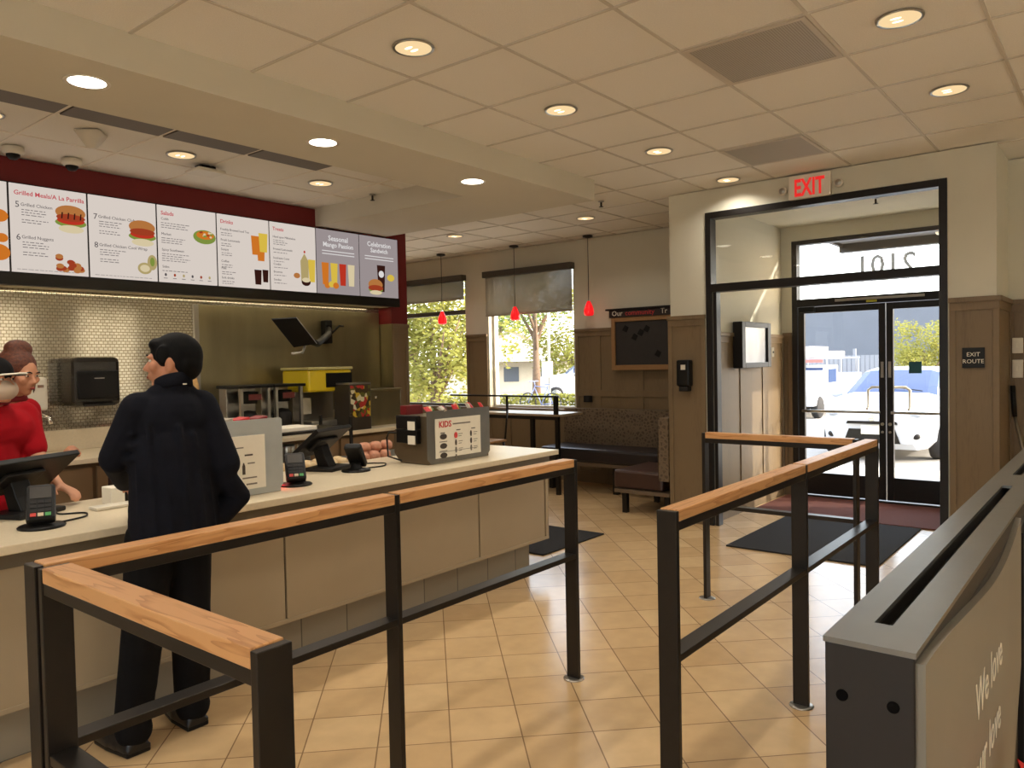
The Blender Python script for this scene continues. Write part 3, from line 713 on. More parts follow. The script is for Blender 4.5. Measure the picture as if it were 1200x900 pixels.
# cove light over the kitchen wall
L = bpy.data.lights.new('cove_lamp', 'AREA'); L.shape = 'RECTANGLE'; L.size = 7.5; L.size_y = .04; L.energy = 6; L.color = (1, .84, .56)
o = bpy.data.objects.new('cove_lamp', L); C.objects.link(o); o.location = (1.7, 6.135, 2.095)
# vents
VENT = brickmat('vent_face', srgb(190, 182, 168), srgb(190, 182, 168), srgb(150, 142, 130), .012, .012, .002, 0, (0, 0), 0, None, .6, .2, .2)
def vent(x0, y0, label):
    t = thing('ceiling_vent', label, 'vent', (x0+.305, y0-.305, CZ))
    obj('frame', bx(((x0+.012, y0-.012, CZ-.002), (x0+.598, y0-.035, CZ+.009)), ((x0+.012, y0-.575, CZ-.002), (x0+.598, y0-.598, CZ+.009)), ((x0+.012, y0-.035, CZ-.002), (x0+.035, y0-.575, CZ+.009)), ((x0+.575, y0-.035, CZ-.002), (x0+.598, y0-.575, CZ+.009))), mat('vent_frame', srgb(200, 190, 174), .6), t)
    obj('perforated_face', bx(((x0+.03, y0-.03, CZ-.001), (x0+.58, y0-.58, CZ+.009))), VENT, t)
gx = lambda u: 2.87+.6096*u
gy = lambda v: 2.933-.6096*v
vent(gx(1), gy(2), 'larger looking perforated air vent in the ceiling above the EXIT door approach')
vent(gx(4), gy(1), 'smaller looking perforated air vent close to the EXIT sign')
vl = ['dark slotted vent panel cut by the left picture edge, beside the soffit', 'second dark vent panel along the soffit, above the cone fixture', 'third dark vent panel along the soffit', 'fourth dark vent panel along the soffit, farthest from the camera']
for k in range(4):
    xx = 1.866+.6096*(k-1)
    obj('slot_vent', bx(((xx+.016, 4.2, CZ-.004), (xx+.594, 4.838, CZ+.006))), mat('dark_vent_panel', srgb(118, 110, 100), .6, .3, noise=.05, nscale=200), label=vl[k], cat='vent', group='dark vent panels in the kitchen ceiling', origin=(xx+.3, 4.5, CZ))
# small ceiling fittings
def dome(x, y, label):
    t = thing('dome_camera', label, 'camera', (x, y, CZ), 0, 'ceiling dome cameras')
    m = MB(); m.lathe([(.0, 0), (.065, 0), (.068, -.03), (.055, -.045), (.04, -.047)], (x, y, CZ)); obj('mount', m, WHITEP, t)
    m = MB(); m.lathe([(.042, -.045), (.04, -.06), (.025, -.078), (.0, -.083)], (x, y, CZ)); obj('lens_dome', m, BLACKP, t)
dome(1.95, 5.78, 'white security dome at the far left above the Grilled Meals screen'); dome(2.33, 5.82, 'white security dome above the screen numbered 7 and 8')
m = MB(); m.lathe([(.0, 0), (.1, 0), (.1, -.012), (.03, -.10), (.0, -.103)], (2.15, 5.07, CZ), 4); obj('cone_speaker', m, WHITEP, label='white pyramid shaped fixture hanging from the kitchen ceiling', cat='ceiling fixture', origin=(2.15, 5.07, CZ))
t = thing('wireless_router', 'flat white box fixture on the kitchen ceiling with a dark gap above', 'ceiling fixture', (3.06, 5.33, CZ))
obj('bracket', bx(((3.0, 5.29, CZ-.03), (3.12, 5.37, CZ))), BLACKP, t); obj('case', bx(((2.95, 5.23, CZ-.055), (3.17, 5.43, CZ-.03))), WHITEP, t, bevel=.01)
def sprinkler(x, y, z, label):
    t = thing('sprinkler', label, 'sprinkler', (x, y, z))
    m = MB(); m.lathe([(.0, 0), (.028, 0), (.03, -.006), (.012, -.01)], (x, y, z), 16); obj('escutcheon', m, STEEL, t)
    m = MB(); m.cyl((x, y, z-.008), (x, y, z-.05), .009, n=10); m.lathe([(0, -.05), (.022, -.05), (.022, -.053), (0, -.055)], (x, y, z), 14); obj('head', m, DARKM, t)
sprinkler(4.53, 5.17, CZ, 'fire sprinkler in the kitchen ceiling beside the soffit'); sprinkler(6.2, 3.87, CZ, 'fire sprinkler in the ceiling past the soffit end'); sprinkler(7.35, 1.75, 2.885, 'fire sprinkler on the vestibule ceiling behind glass')

# EXIT sign
t = thing('exit_sign', 'EXIT sign with red letters and two emergency lamp heads over the doors', 'sign', (6.44, 2.03, 2.8))
obj('housing', bx(((6.405, 1.86, 2.785), (6.453, 2.19, 2.975))), mat('sign_housing', srgb(236, 226, 210), .5), t, bevel=.004)
obj('lettering', squash(textmb('EXIT', (6.4045, 2.025, 2.81), (0, -1, 0), (0, 0, 1), .19, .002, 'CENTER', bold=.005), 1, 2.025, .62), glow('exit_red', srgb(232, 48, 44), .95), t)
for y in (2.245, 1.80):
    m = MB(); m.lathe([(0, -.045), (.03, -.044), (.036, -.03), (.03, 0), (0, 0)], (6.45, y, 2.87), 18, 'X'); obj('emergency_lamp', m, WHITEP, t)
    m = MB(); m.lathe([(0, -.049), (.024, -.046), (.026, -.044)], (6.45, y, 2.87), 18, 'X'); obj('lamp_lens', m, STEEL, t)
t = thing('exit_route_sign', 'small black EXIT ROUTE sign on the wood pillar right of the doors', 'sign', (6.43, .88, 1.46))
obj('plate', bx(((6.425, .81, 1.392), (6.434, .952, 1.538))), BLACKP, t, bevel=.002)
m = textmb('EXIT', (6.4245, .881, 1.475), (0, -1, 0), (0, 0, 1), .042, .001, 'CENTER'); textmb('ROUTE', (6.4245, .881, 1.425), (0, -1, 0), (0, 0, 1), .042, .001, 'CENTER', m)
obj('lettering', m, PAPER, t)
# sanitizer dispenser
t = thing('hand_sanitizer_dispenser', 'black wall dispenser on the wood pillar left of the doors', 'dispenser', (6.43, 3.135, 1.21))
m = MB(); m.box((6.345, 3.07, 1.25), (6.434, 3.2, 1.49)); obj('housing', m, BLACKP, t, bevel=.018)
obj('nozzle_hood', bx(((6.355, 3.09, 1.205), (6.434, 3.18, 1.25))), DGREYP, t, bevel=.008); obj('window', bx(((6.342, 3.105, 1.40), (6.346, 3.15, 1.445))), WHITEP, t)
# switches + broom in the recess
for z, h, l in ((1.55, .12, 'upper white switch plate on the right recess wall'), (1.37, .14, 'lower white thermostat on the right recess wall')):
    t = thing('wall_switch', l, 'switch', (7.1, .66, z)); obj('plate', bx(((7.088, .64, z-h/2), (7.108, .71, z+h/2))), WHITEP, t, bevel=.004); obj('toggle', bx(((7.078, .668, z-.018), (7.089, .684, z+.018))), PAPER, t)
t = thing('broom', 'broom with a dark grip leaning in the recess at the right', 'broom', (6.9, .5, 0))
m = MB(); m.tube([(6.96, .5, .12), (7.045, .69, 1.0)], .011); obj('handle', m, STEEL, t)
m = MB(); m.tube([(7.045, .69, 1.0), (7.06, .705, 1.24)], .018); obj('grip', m, BLACKP, t)
m = MB(); m.box((6.93, .38, .0), (6.99, .62, .13)); obj('bristle_head', m, mat('bristles', srgb(60, 60, 64), .9), t, bevel=.01)
t = thing('lobby_dustpan', 'dark lobby dustpan with a red edge beside the broom', 'dustpan', (6.75, .62, 0))
m = MB(); m.prism([(0, 0), (.28, 0), (.28, .22), (.06, .26)], (6.6, .70, 0.0), (1, 0, 0), (0, 0, 1), .24); obj('pan', m, BLACKP, t, bevel=.005)
obj('lip', bx(((6.6, .47, .262), (6.88, .50, .285))), RED, t)
m = MB(); m.tube([(6.84, .6, .22), (6.84, .62, .75)], .01); obj('handle', m, BLACKP, t)

# floor mats
def matt(name, label, poly, m_, z=.012):
    m = MB(); m.prism(poly, (0, 0, .001), (1, 0, 0), (0, 1, 0), z); return obj(name, m, m_, label=label, cat='mat', origin=(poly[0][0], poly[0][1], 0), bevel=.003)
matt('entrance_mat', 'large black entrance mat on the tiles at the doorway', [(5.78, 1.38), (7.24, 1.38), (7.24, 2.5), (5.78, 2.5)], RUBBER)
matt('doorway_mat', 'dull red mat inside the vestibule against the glass doors', [(7.27, 1.05), (8.3, 1.05), (8.3, 2.88), (7.27, 2.88)], REDMAT)
matt('counter_mat', 'black mat on the floor past the end of the order counter', [(4.72, 3.52), (5.6, 3.52), (5.6, 4.35), (4.72, 4.35)], RUBBER)

# =================================================================== VESTIBULE POSTER CASE
t = thing('poster_case', 'black glazed display case on the vestibule wall reflecting trees', 'display case', (7.35, 2.9, 1.62))
obj('case_frame', bx(((6.98, 2.83, 1.40), (7.06, 2.924, 1.84)), ((7.64, 2.83, 1.40), (7.72, 2.924, 1.84)), ((7.06, 2.83, 1.40), (7.64, 2.924, 1.45)), ((7.06, 2.83, 1.79), (7.64, 2.924, 1.84))), BLACKM, t, bevel=.004)
obj('backing', bx(((7.06, 2.88, 1.45), (7.64, 2.9, 1.79))), mat('case_backing', srgb(70, 80, 78), .3), t)
obj('case_glass', bx(((7.06, 2.845, 1.45), (7.64, 2.85, 1.79))), glass('case_glass', .08), t)
t = thing('wall_plate', 'small grey switch plate on the vestibule wall near the doors', 'switch', (8.0, 2.92, 1.55)); obj('plate', bx(((7.97, 2.915, 1.5), (8.04, 2.925, 1.6))), STEEL, t, bevel=.002); obj('button', bx(((7.995, 2.908, 1.54), (8.015, 2.915, 1.56))), DGREYP, t)

# =================================================================== COMMUNITY BOARD
t = thing('community_board', 'wood framed dark notice board headed Our community on the far wall', 'notice board', (7.9, 4.4, 1.4))
WF = wood('board_frame_wood', srgb(120, 86, 50), srgb(150, 112, 70), 'Y', 8, .5, False)
y0, y1, z0, z1 = 3.98, 4.80, 1.38, 2.0
obj('frame', bx(((7.865, y0, z0), (7.925, y0+.05, z1)), ((7.865, y1-.05, z0), (7.925, y1, z1)), ((7.865, y0+.05, z0), (7.925, y1-.05, z0+.06)), ((7.865, y0+.05, z1-.05), (7.925, y1-.05, z1))), WF, t, bevel=.004)
obj('board', bx(((7.885, y0+.05, z0+.06), (7.925, y1-.05, z1-.05))), mat('chalk_face', srgb(44, 40, 38), .6, noise=.1, nscale=10), t)
hb = obj('header', bx(((7.855, y0-.02, z1), (7.925, y1+.02, z1+.085))), mat('header_black', srgb(38, 26, 22), .6), t, bevel=.003)
obj('top_cap', bx(((7.835, y0-.06, z1+.085), (7.925, y1+.06, z1+.105))), BLACKM, t, bevel=.003)
obj('lettering', textmb('Our', (7.8545, y1-.02, z1+.02), (0, -1, 0), (0, 0, 1), .085, .001), PAPER, hb)
obj('lettering', textmb('community', (7.8545, y1-.20, z1+.02), (0, -1, 0), (0, 0, 1), .085, .001), REDINK, hb)
obj('lettering', textmb('Tr', (7.8545, y1-.66, z1+.02), (0, -1, 0), (0, 0, 1), .085, .001), PAPER, hb)
for k, (yy, zz) in enumerate([(4.62, 1.87), (4.42, 1.82), (4.5, 1.77), (4.2, 1.57), (4.34, 1.86)]):
    m = MB(); m.prism([(-.04, -.02), (.02, -.05), (.05, .01), (.0, .04)], (7.884, yy, zz), (0, -1, 0), (0, 0, 1), .002); obj('pinned_card', m, BLACKP, t)
t = thing('wall_outlet', 'dark outlet plate on the wood wall left of the booth', 'outlet', (7.92, 5.18, 1.03)); obj('plate', bx(((7.914, 5.12, .99), (7.931, 5.24, 1.07))), BLACKP, t, bevel=.003); obj('socket', bx(((7.908, 5.15, 1.005), (7.914, 5.21, 1.055))), DGREYP, t)

# =================================================================== PENDANTS
PEND = translucent('red_blown_glass', (0.85, .02, .02, 1), .6, 0)
def redglow():
    m, t_, b = nt('red_lit_glass'); b.inputs['Base Color'].default_value = (.7, .01, .01, 1); b.inputs['Roughness'].default_value = .15
    b.inputs['Emission Color'].default_value = (1, .015, .02, 1); b.inputs['Emission Strength'].default_value = .75; return m
RG = redglow()
t = thing('pendant_lamp', 'red glass pendant hanging in front of the left window', 'pendant lamp', (7.62, 7.33, CZ), 0, 'red glass pendants')
m = MB(); m.lathe([(0, 0), (.06, 0), (.06, -.02), (.02, -.03), (0, -.03)], (0, 0, 0)); obj('canopy', m, DARKM, t, local=True)
m = MB(); m.cyl((0, 0, -.02), (0, 0, -.80), .004, n=8); obj('cord', m, DARKM, t, local=True)
m = MB(); m.lathe([(.018, -.78), (.028, -.80), (.05, -.85), (.062, -.90), (.058, -.94), (.045, -.955), (.04, -.95)], (0, 0, 0)); obj('lamp_shade', m, RG, t, local=True)
m = MB(); m.lathe([(0, -.935), (.03, -.94), (.035, -.93), (0, -.90)], (0, 0, 0)); obj('bulb', m, glow('pendant_bulb', (1, .45, .3, 1), 2.), t, local=True)
dup(t, (7.75, 6.16, CZ), None, 'red glass pendant hanging in front of the shaded right window'); dup(t, (7.76, 5.04, CZ), None, 'red glass pendant hanging against the blank wall above the booth')

# =================================================================== BOOTHS
def pattern():
    m, t_, b = nt('patterned_booth_fabric')
    tc = t_.nodes.new('ShaderNodeTexCoord'); v = t_.nodes.new('ShaderNodeTexVoronoi'); v.inputs['Scale'].default_value = 26; v.feature = 'DISTANCE_TO_EDGE'
    t_.links.new(tc.outputs['Object'], v.inputs['Vector']); r = t_.nodes.new('ShaderNodeValToRGB')
    r.color_ramp.elements[0].position = .08; r.color_ramp.elements[0].color = srgb(112, 95, 74); r.color_ramp.elements[1].position = .3; r.color_ramp.elements[1].color = srgb(84, 68, 52)
    t_.links.new(v.outputs['Distance'], r.inputs['Fac']); t_.links.new(r.outputs['Color'], b.inputs['Base Color']); b.inputs['Roughness'].default_value = .9
    return m
FAB = pattern(); VINYL = mat('dark_vinyl', srgb(38, 32, 34), .4, noise=.05, nscale=30)
SILL = mat('booth_rail', srgb(120, 104, 86), .4, .3)
t = thing('banquette', 'long booth bench with a patterned button tufted back against the far wall', 'booth bench', (7.55, 4.6, 0))
# back with tufts: gridded sheet
def tufted(ax, p, s, a0, a1, z0, z1, cols, row):
    m = MB(); nu, nv = 60, 14
    vs = []
    for j in range(nv+1):
        for i in range(nu+1):
            a = a0+(a1-a0)*i/nu; z = z0+(z1-z0)*j/nv
            d = .10+.012*math.sin(PI*j/nv)
            for c in cols: d -= .03*math.exp(-((a-c)**2+(z-row)**2)/.0022)
            vs.append((p+s*d, a, z) if ax == 'x' else (a, p+s*d, z))
    m.add(vs, [(j*(nu+1)+i, j*(nu+1)+i+1, (j+1)*(nu+1)+i+1, (j+1)*(nu+1)+i) for j in range(nv) for i in range(nu)], True)
    e = .1
    if ax == 'x': m.box((p, a0, z0), (p+s*e, a1, z1))
    else: m.box((a0, p, z0), (a1, p+s*e, z1))
    return m
cols = [5.2-k*.26 for k in range(6)]
bk = obj('backrest', tufted('x', 7.90, -1, 3.45, 5.45, .48, .92, cols, .78), FAB, t)
m = MB()
for c in cols: m.ell((7.82, c, .78), (.008, .014, .014), 10, 6)
obj('tuft_buttons', m, VINYL, bk)
obj('seat', bx(((7.28, 3.45, .34), (7.80, 5.45, .50))), VINYL, t, bevel=.03)
obj('seat_rail', bx(((7.30, 3.46, .30), (7.85, 5.44, .34))), SILL, t)
for k in range(3): obj('leg', bx(((7.34, 3.55+k*.88, 0), (7.40, 3.61+k*.88, .30))), BLACKM, t)
t = thing('booth_bench', 'short booth bench end with a brown seat beside the wood pillar', 'booth bench', (6.9, 3.6, 0))
obj('backrest', tufted('y', 3.325, 1, 6.42, 7.25, .36, .95, [6.6, 6.85, 7.1], .75), FAB, t)
obj('seat', bx(((6.52, 3.44, .24), (7.22, 3.98, .42))), mat('brown_vinyl', srgb(70, 48, 40), .35, noise=.05, nscale=20), t, bevel=.025)
obj('seat_rail', bx(((6.50, 3.36, .20), (7.22, 3.96, .235))), SILL, t)
for x, y in ((6.53, 3.84), (6.53, 3.38), (7.17, 3.84), (7.17, 3.38)): obj('leg', bx(((x, y, 0), (x+.05, y+.05, .20))), BLACKM, t)
# guard rail / bar table in front of the right window
t = thing('bar_table', 'dark framed window table with a raised guard rail above it', 'table', (7.0, 5.4, 0))
obj('tabletop', bx(((6.98, 4.95, .88), (7.45, 6.6, .905))), mat('pale_tabletop', srgb(170, 150, 122), .35), t, bevel=.003)
obj('guard_rail', bx(((6.97, 4.97, 1.095), (7.0, 6.6, 1.115)), ((6.97, 4.97, .905), (7.0, 5.02, 1.095)), ((6.975, 5.69, .905), (6.995, 5.71, 1.095))), BLACKM, t)
obj('apron', bx(((6.99, 4.97, .84), (7.01, 6.58, .88))), BLACKM, t)
for y in (4.97, 5.32, 6.5): obj('leg', bx(((6.985, y, 0), (7.025, y+.045, .88))), BLACKM, t)
def stool(label, loc, rz):
    t = thing('cafe_chair', label, 'chair', loc, rz)
    m = MB(); m.box((-.2, -.2, .60), (.2, .2, .625)); obj('seat', m, wood('chair_wood', srgb(150, 110, 70), srgb(180, 140, 96), 'X', 8, .4), t, local=True, bevel=.008)
    for sx in (-1, 1):
        for sy in (-1, 1):
            m = MB(); m.tube([(sx*.17, sy*.17, .60), (sx*.21, sy*.21, 0)], .013); obj('leg', m, BLACKM, t, local=True)
    m = MB(); m.tube([(-.18, .19, .62), (-.19, .23, .95), (.19, .23, .95), (.18, .19, .62)], .012); obj('back_frame', m, BLACKM, t, local=True)
    m = MB(); m.tube([(-.195, -.195, .25), (.195, -.195, .25)], .008); m.tube([(-.195, .195, .25), (.195, .195, .25)], .008); obj('footrest', m, BLACKM, t, local=True)
stool('tall cafe chair with a light wood seat half hidden behind the counter display', (6.55, 5.72, 0), -PI/2)

# =================================================================== COUNTER TOP ITEMS
CT = .865
def pos_monitor(label, loc, rz, group='black point of sale screens seen from behind', W=.36, H=.235, tilt=48):
    t = thing('point_of_sale_monitor', label, 'cash register', loc, rz, group)
    m = MB(); m.box((-.12, -.1, 0), (.12, .1, .022)); b = obj('base', m, DGREYP, t, local=True, bevel=.006)
    m = MB(); m.prism([(-.05, 0), (.03, 0), (.07, .14), (.02, .17), (-.02, .06)], (-.045, .02, .02), (0, 1, 0), (0, 0, 1), .09); obj('neck', m, BLACKP, t, local=True, bevel=.005)
    a = math.radians(tilt); Rm = Matrix.Translation((0, .05, .17)) @ Matrix.Rotation((PI/2-a), 4, 'X')
    m = MB(); m.T = Rm; m.box((-W/2, -.012, -H/2), (W/2, .014, H/2)); h = obj('screen_housing', m, BLACKP, t, local=True, bevel=.004)
    m = MB(); m.T = Rm; m.box((-W/2+.012, .0135, -H/2+.012), (W/2-.012, .0165, H/2-.012)); obj('display', m, SCREEN, h, local=True)
    m = MB(); m.T = Rm; m.box((-.1, -.03, -.05), (.1, -.012, .06)); obj('back_cover', m, DGREYP, t, local=True, bevel=.005)
    return t
pos_monitor('black register screen at the left picture edge in front of the red shirted cashier', (1.29, 3.83, CT), math.radians(24), W=.50, H=.27, tilt=38)
pos_monitor('black register screen in the middle of the counter between the two display stands', (2.95, 3.83, CT), math.radians(20), W=.38, H=.26, tilt=40)
def terminal(label, loc, rz, tilt=40):
    t = thing('card_terminal', label, 'card reader', loc, rz, 'card terminals on round bases')
    m = MB(); m.lathe([(0, 0), (.085, 0), (.088, .006), (.08, .012), (.035, .02), (.03, .05), (0, .05)], (0, 0, 0), 28); obj('round_base', m, BLACKP, t, local=True)
    a = math.radians(tilt); T = Matrix.Translation((0, 0, .095)) @ Matrix.Rotation(a, 4, 'X')
    m = MB(); m.T = T; m.box((-.052, -.085, -.022), (.052, .085, .022)); h = obj('body', m, BLACKP, t, local=True, bevel=.012)
    m = MB(); m.T = T; m.box((-.038, .015, .0215), (.038, .07, .0235)); obj('display', m, mat('terminal_screen', srgb(74, 72, 70), .2), h, local=True)
    for k, c in enumerate(('red', 'yellow', 'green')):
        m = MB(); m.T = T; m.box((-.036+k*.026, -.07, .0215), (-.016+k*.026, -.055, .0255)); obj('key', m, mat('key_'+c, {'red': srgb(190, 50, 40), 'yellow': srgb(200, 180, 150), 'green': srgb(70, 150, 80)}[c], .5), h, local=True)
    m = MB(); m.T = T
    for i in range(3):
        for j in range(3): m.box((-.036+i*.026, -.05+j*.02, .0215), (-.016+i*.026, -.036+j*.02, .0245))
    obj('keypad', m, DGREYP, h, local=True)
    return t
t1 = terminal('card terminal with lit keys on a round base, nearest the camera on the counter', (1.22, 3.46, CT), math.radians(-22), 50)
dup(t1, (2.46, 3.48, CT), math.radians(-30), 'card terminal standing right of the grey display stand, over a red glow')
dup(t1, (2.99, 3.62, CT), math.radians(120), 'card terminal turned away, right of the middle register screen')
def cable(label, pts, r=.004):
    m = MB(); P = []
    for i in range(len(pts)-1):
        for k in range(6):
            t_ = k/6; P.append(Vector(pts[i]).lerp(Vector(pts[i+1]), t_))
    P.append(Vector(pts[-1]))
    for _ in range(3): P = [P[0]]+[(P[i-1]+P[i]*2+P[i+1])/4 for i in range(1, len(P)-1)]+[P[-1]]
    m.tube(P, r); return obj('power_cord', m, BLACKP, label=label, cat='cable', origin=pts[0])
z = CT+.005
cable('black cord trailing on the counter from the nearest card terminal', [(1.29, 3.48, z), (1.42, 3.52, z), (1.46, 3.62, z), (1.36, 3.68, z), (1.40, 3.80, z)])
cable('thin cord looping on the counter beside the snack display', [(3.07, 3.64, z), (3.22, 3.62, z), (3.32, 3.72, z), (3.24, 3.82, z), (3.12, 3.80, z)])
# keyboard scanner left behind monitor
t = thing('barcode_scanner', 'low black scanner giving off a red glow on the stone counter', 'scanner', (2.36, 3.56, CT))
obj('body', bx(((2.33, 3.55, CT+.03), (2.40, 3.65, CT+.08))), BLACKP, t, bevel=.008); obj('foot', bx(((2.32, 3.60, CT), (2.41, 3.66, CT+.03))), DGREYP, t, bevel=.004)
L = bpy.data.lights.new('scanner_beam', 'SPOT'); L.energy = 1.2; L.color = (1, .03, .03); L.spot_size = math.radians(95); L.spot_blend = .5; L.shadow_soft_size = .01
o = bpy.data.objects.new('scanner_beam', L); C.objects.link(o); o.location = (2.37, 3.535, CT+.06); o.rotation_euler = (math.radians(-38), 0, 0)
# cash printer by the customer
t = thing('receipt_printer', 'small dark receipt printer with a white paper roll behind the customer', 'printer', (1.74, 3.8, CT))
obj('housing', bx(((1.67, 3.72, CT), (1.83, 3.9, CT+.12))), BLACKP, t, bevel=.012); obj('paper', bx(((1.60, 3.70, CT+.004), (1.665, 3.80, CT+.085))), PAPER, t, bevel=.004); obj('lid', bx(((1.69, 3.74, CT+.12), (1.81, 3.88, CT+.135))), DGREYP, t, bevel=.004)
obj('flat_tray', bx(((1.50, 3.62, CT+.001), (1.78, 3.70, CT+.016))), WHITEP, label='pale flat tray on the counter in front of the receipt printer', cat='tray', origin=(1.6, 3.66, CT), bevel=.004)

def paper_sheet(t, x0, x1, z0, z1, y, full):
    s = obj('sign_sheet', bx(((x0, y-.004, z0), (x1, y, z1))), PAPER, t)
    w, h = x1-x0, z1-z0; yy = y-.0045
    ink = MB(); dk = MB(); rd = MB()
    if full:
        textmb('KIDS', (x0+.03, yy, z1-.055), MR, MU, .055, .001, mb=rd, bold=.0015)
        ink.box((x0+.16, yy, z1-.045), (x1-.1, y, z1-.036))
        for c in range(3):
            xx = x0+.035+c*w*.34
            dk.box((xx+.01, yy, z1-.085-.01*(c == 0)), (xx+.05, y, z1-.079-.01*(c == 0)))
            for r in range((3, 4, 3)[c]):
                zz = z1-.115-r*h*(.24 if c == 0 else .19)
                if c == 0: disc(dk, xx+.035, zz, .032, .018, y=y-.0045); ink.box((xx, yy, zz-.035), (xx+.07, y, zz-.03))
                else:
                    if r == 0 and c == 1: disc(rd, xx+.005, zz, .016, .02, y=y-.0045)
                    else: disc(dk if r < 2 else ink, xx+.005, zz, .009, .02, y=y-.0045)
                    ink.box((xx+.03, yy, zz+.004), (xx+.07, y, zz+.008)); ink.box((xx+.03, yy, zz-.01), (xx+.06, y, zz-.006))
        ink.box((x0+.03, yy, z0+.035), (x1-.03, y, z0+.038))
    else:
        ink.box((x0+.075+.02, yy, z1-.06), (x0+.075+.07, y, z1-.054)); dk.box((x0+.075+.075, yy, z1-.10), (x0+.075+.12, y, z1-.092))
        dk.prism([(0, 0), (.016, 0), (.016, .04), (.010, .058), (.006, .058), (0, .04)], (x0+.075+.06, y-.0045, z1-.19), MR, MU, .001)
        ink.box((x0+.075+.09, yy, z1-.14), (x0+.075+.13, y, z1-.134)); ink.box((x0+.075+.06, yy, z1-.212), (x0+.075+.14, y, z1-.205)); disc(dk, x0+.075+.062, z1-.240, .008, .010, y=y-.0045); ink.box((x0+.075+.08, yy, z1-.244), (x0+.075+.14, y, z1-.236))
    if rd.v: obj('heading', rd, REDINK, s)
    obj('small_print', ink, INK, s); obj('pictures', dk, DINK, s)
# display stands
def display(label, x0, x1, y0, y1, h, sx0, sx1, sz0, sz1, full, metal):
    t = thing('counter_display', label, 'display stand', (x0, y0, CT), 0)
    c = .035
    m = MB(); m.prism([(x0+c, 0), (x1-c, 0), (x1, c), (x1, h-.01), (x1-.01, h), (x0, h), (x0, c)], (0, y0+.004, CT+.002), MR, MU, -.022 if False else .004)
    m.v = [(a, b, c_) for a, b, c_ in m.v]
    obj('front_plate', m, metal, t, bevel=.001)
    b = MB(); b.prism([(0, 0), (y1-y0-.06, 0), (y1-y0, .06), (y1-y0, h*.62), (y1-y0-.04, h*.68), (y1-y0-.06, h-.03), (0, h-.03)], (x0+.01, y0+.005, CT+.001), (0, 1, 0), (0, 0, 1), x1-x0-.02)
    obj('bin_body', b, mat('display_bin', srgb(112, 98, 78), .35, .6) if full else metal, t, bevel=.004)
    paper_sheet(t, sx0, sx1, CT+sz0, CT+sz1, y0-.0005, full)
    return t
dA = display('pale grey metal display stand with a paper sheet, right beside the customer', 1.92, 2.32, 3.385, 3.60, .375, 1.95, 2.215, .035, .30, False, mat('pale_grey_metal', srgb(176, 180, 178), .35, .3, noise=.05, nscale=10))
dB = display('grey metal display stand with a KIDS menu sheet and snack packets on top', 3.385, 3.985, 3.41, 3.72, .335, 3.455, 3.885, .035, .285, True, GREYST)
# side trays with price labels on stand B
for k, zz in enumerate((.255, .165)):
    tr = obj('side_tray', bx(((3.355, 3.47, CT+zz-.03), (3.39, 3.66, CT+zz+.055))), BLACKP, dB, bevel=.004)
    obj('price_label', bx(((3.352, 3.485, CT+zz-.035), (3.355, 3.55, CT+zz+.02))), PAPER, tr)
m = MB(); m.tube([(3.37, 3.63, CT+.02), (3.365, 3.75, CT+.04), (3.365, 3.76, CT+.16), (3.365, 3.74, CT+.195), (3.365, 3.5, CT+.2)], .006); obj('wire_guard', m, BLACKM, dB)
# packets
pk = [srgb(196, 40, 44), srgb(206, 130, 60), srgb(70, 110, 50), srgb(180, 170, 150), srgb(130, 26, 30), srgb(40, 44, 36)]
PKM = [mat('packet_foil_%d' % i, c, .35) for i, c in enumerate(pk)]
n = 0
for k in range(13):
    x = 3.42+k*.042; y = 3.435+.03*(k % 3); zz = CT+.342
    m = MB(); m.T = Matrix.Translation((x, y, zz)) @ Euler((random.uniform(.5, 1.1), random.uniform(-.3, .3), random.uniform(-.5, .5))).to_matrix().to_4x4()
    m.add([(-.02, -.03, 0), (.02, -.03, 0), (.02, .03, 0), (-.02, .03, 0), (0, 0, .014), (-.012, -.02, .012), (.012, -.02, .012), (.012, .02, .012), (-.012, .02, .012)], [(0, 3, 2, 1), (5, 6, 4), (6, 7, 4), (7, 8, 4), (8, 5, 4), (0, 1, 6, 5), (1, 2, 7, 6), (2, 3, 8, 7), (3, 0, 5, 8)], False)
    obj('sauce_packet', m, PKM[k % 6 if k < 10 else 0], label='small %s sauce packet in the row on top of the KIDS display stand' % ['red', 'orange', 'green', 'grey', 'maroon', 'black'][k % 6 if k < 10 else 0], cat='packet', group='sauce packets on the KIDS display')
for k, (x, ci, nm) in enumerate([(2.03, 3, 'white'), (2.12, 0, 'bright red'), (2.22, 4, 'dark red')]):
    m = MB(); m.T = Matrix.Translation((x, 3.45, CT+.362)) @ Euler((0, -.15, .1*k)).to_matrix().to_4x4(); m.box((-.035, -.04, 0), (.035, .04, .022))
    obj('gift_card_box', m, PKM[ci], label='%s card box lying on top of the pale grey display stand' % nm, cat='box', group='card boxes on the pale stand', bevel=.003)
obj('red_box', bx(((3.45, 3.66, CT+.306), (3.60, 3.72, CT+.365))), mat('maroon_card', srgb(110, 14, 18), .5), label='maroon box at the back of the KIDS display stand', cat='box', origin=(3.5, 3.69, CT+.306), bevel=.003)
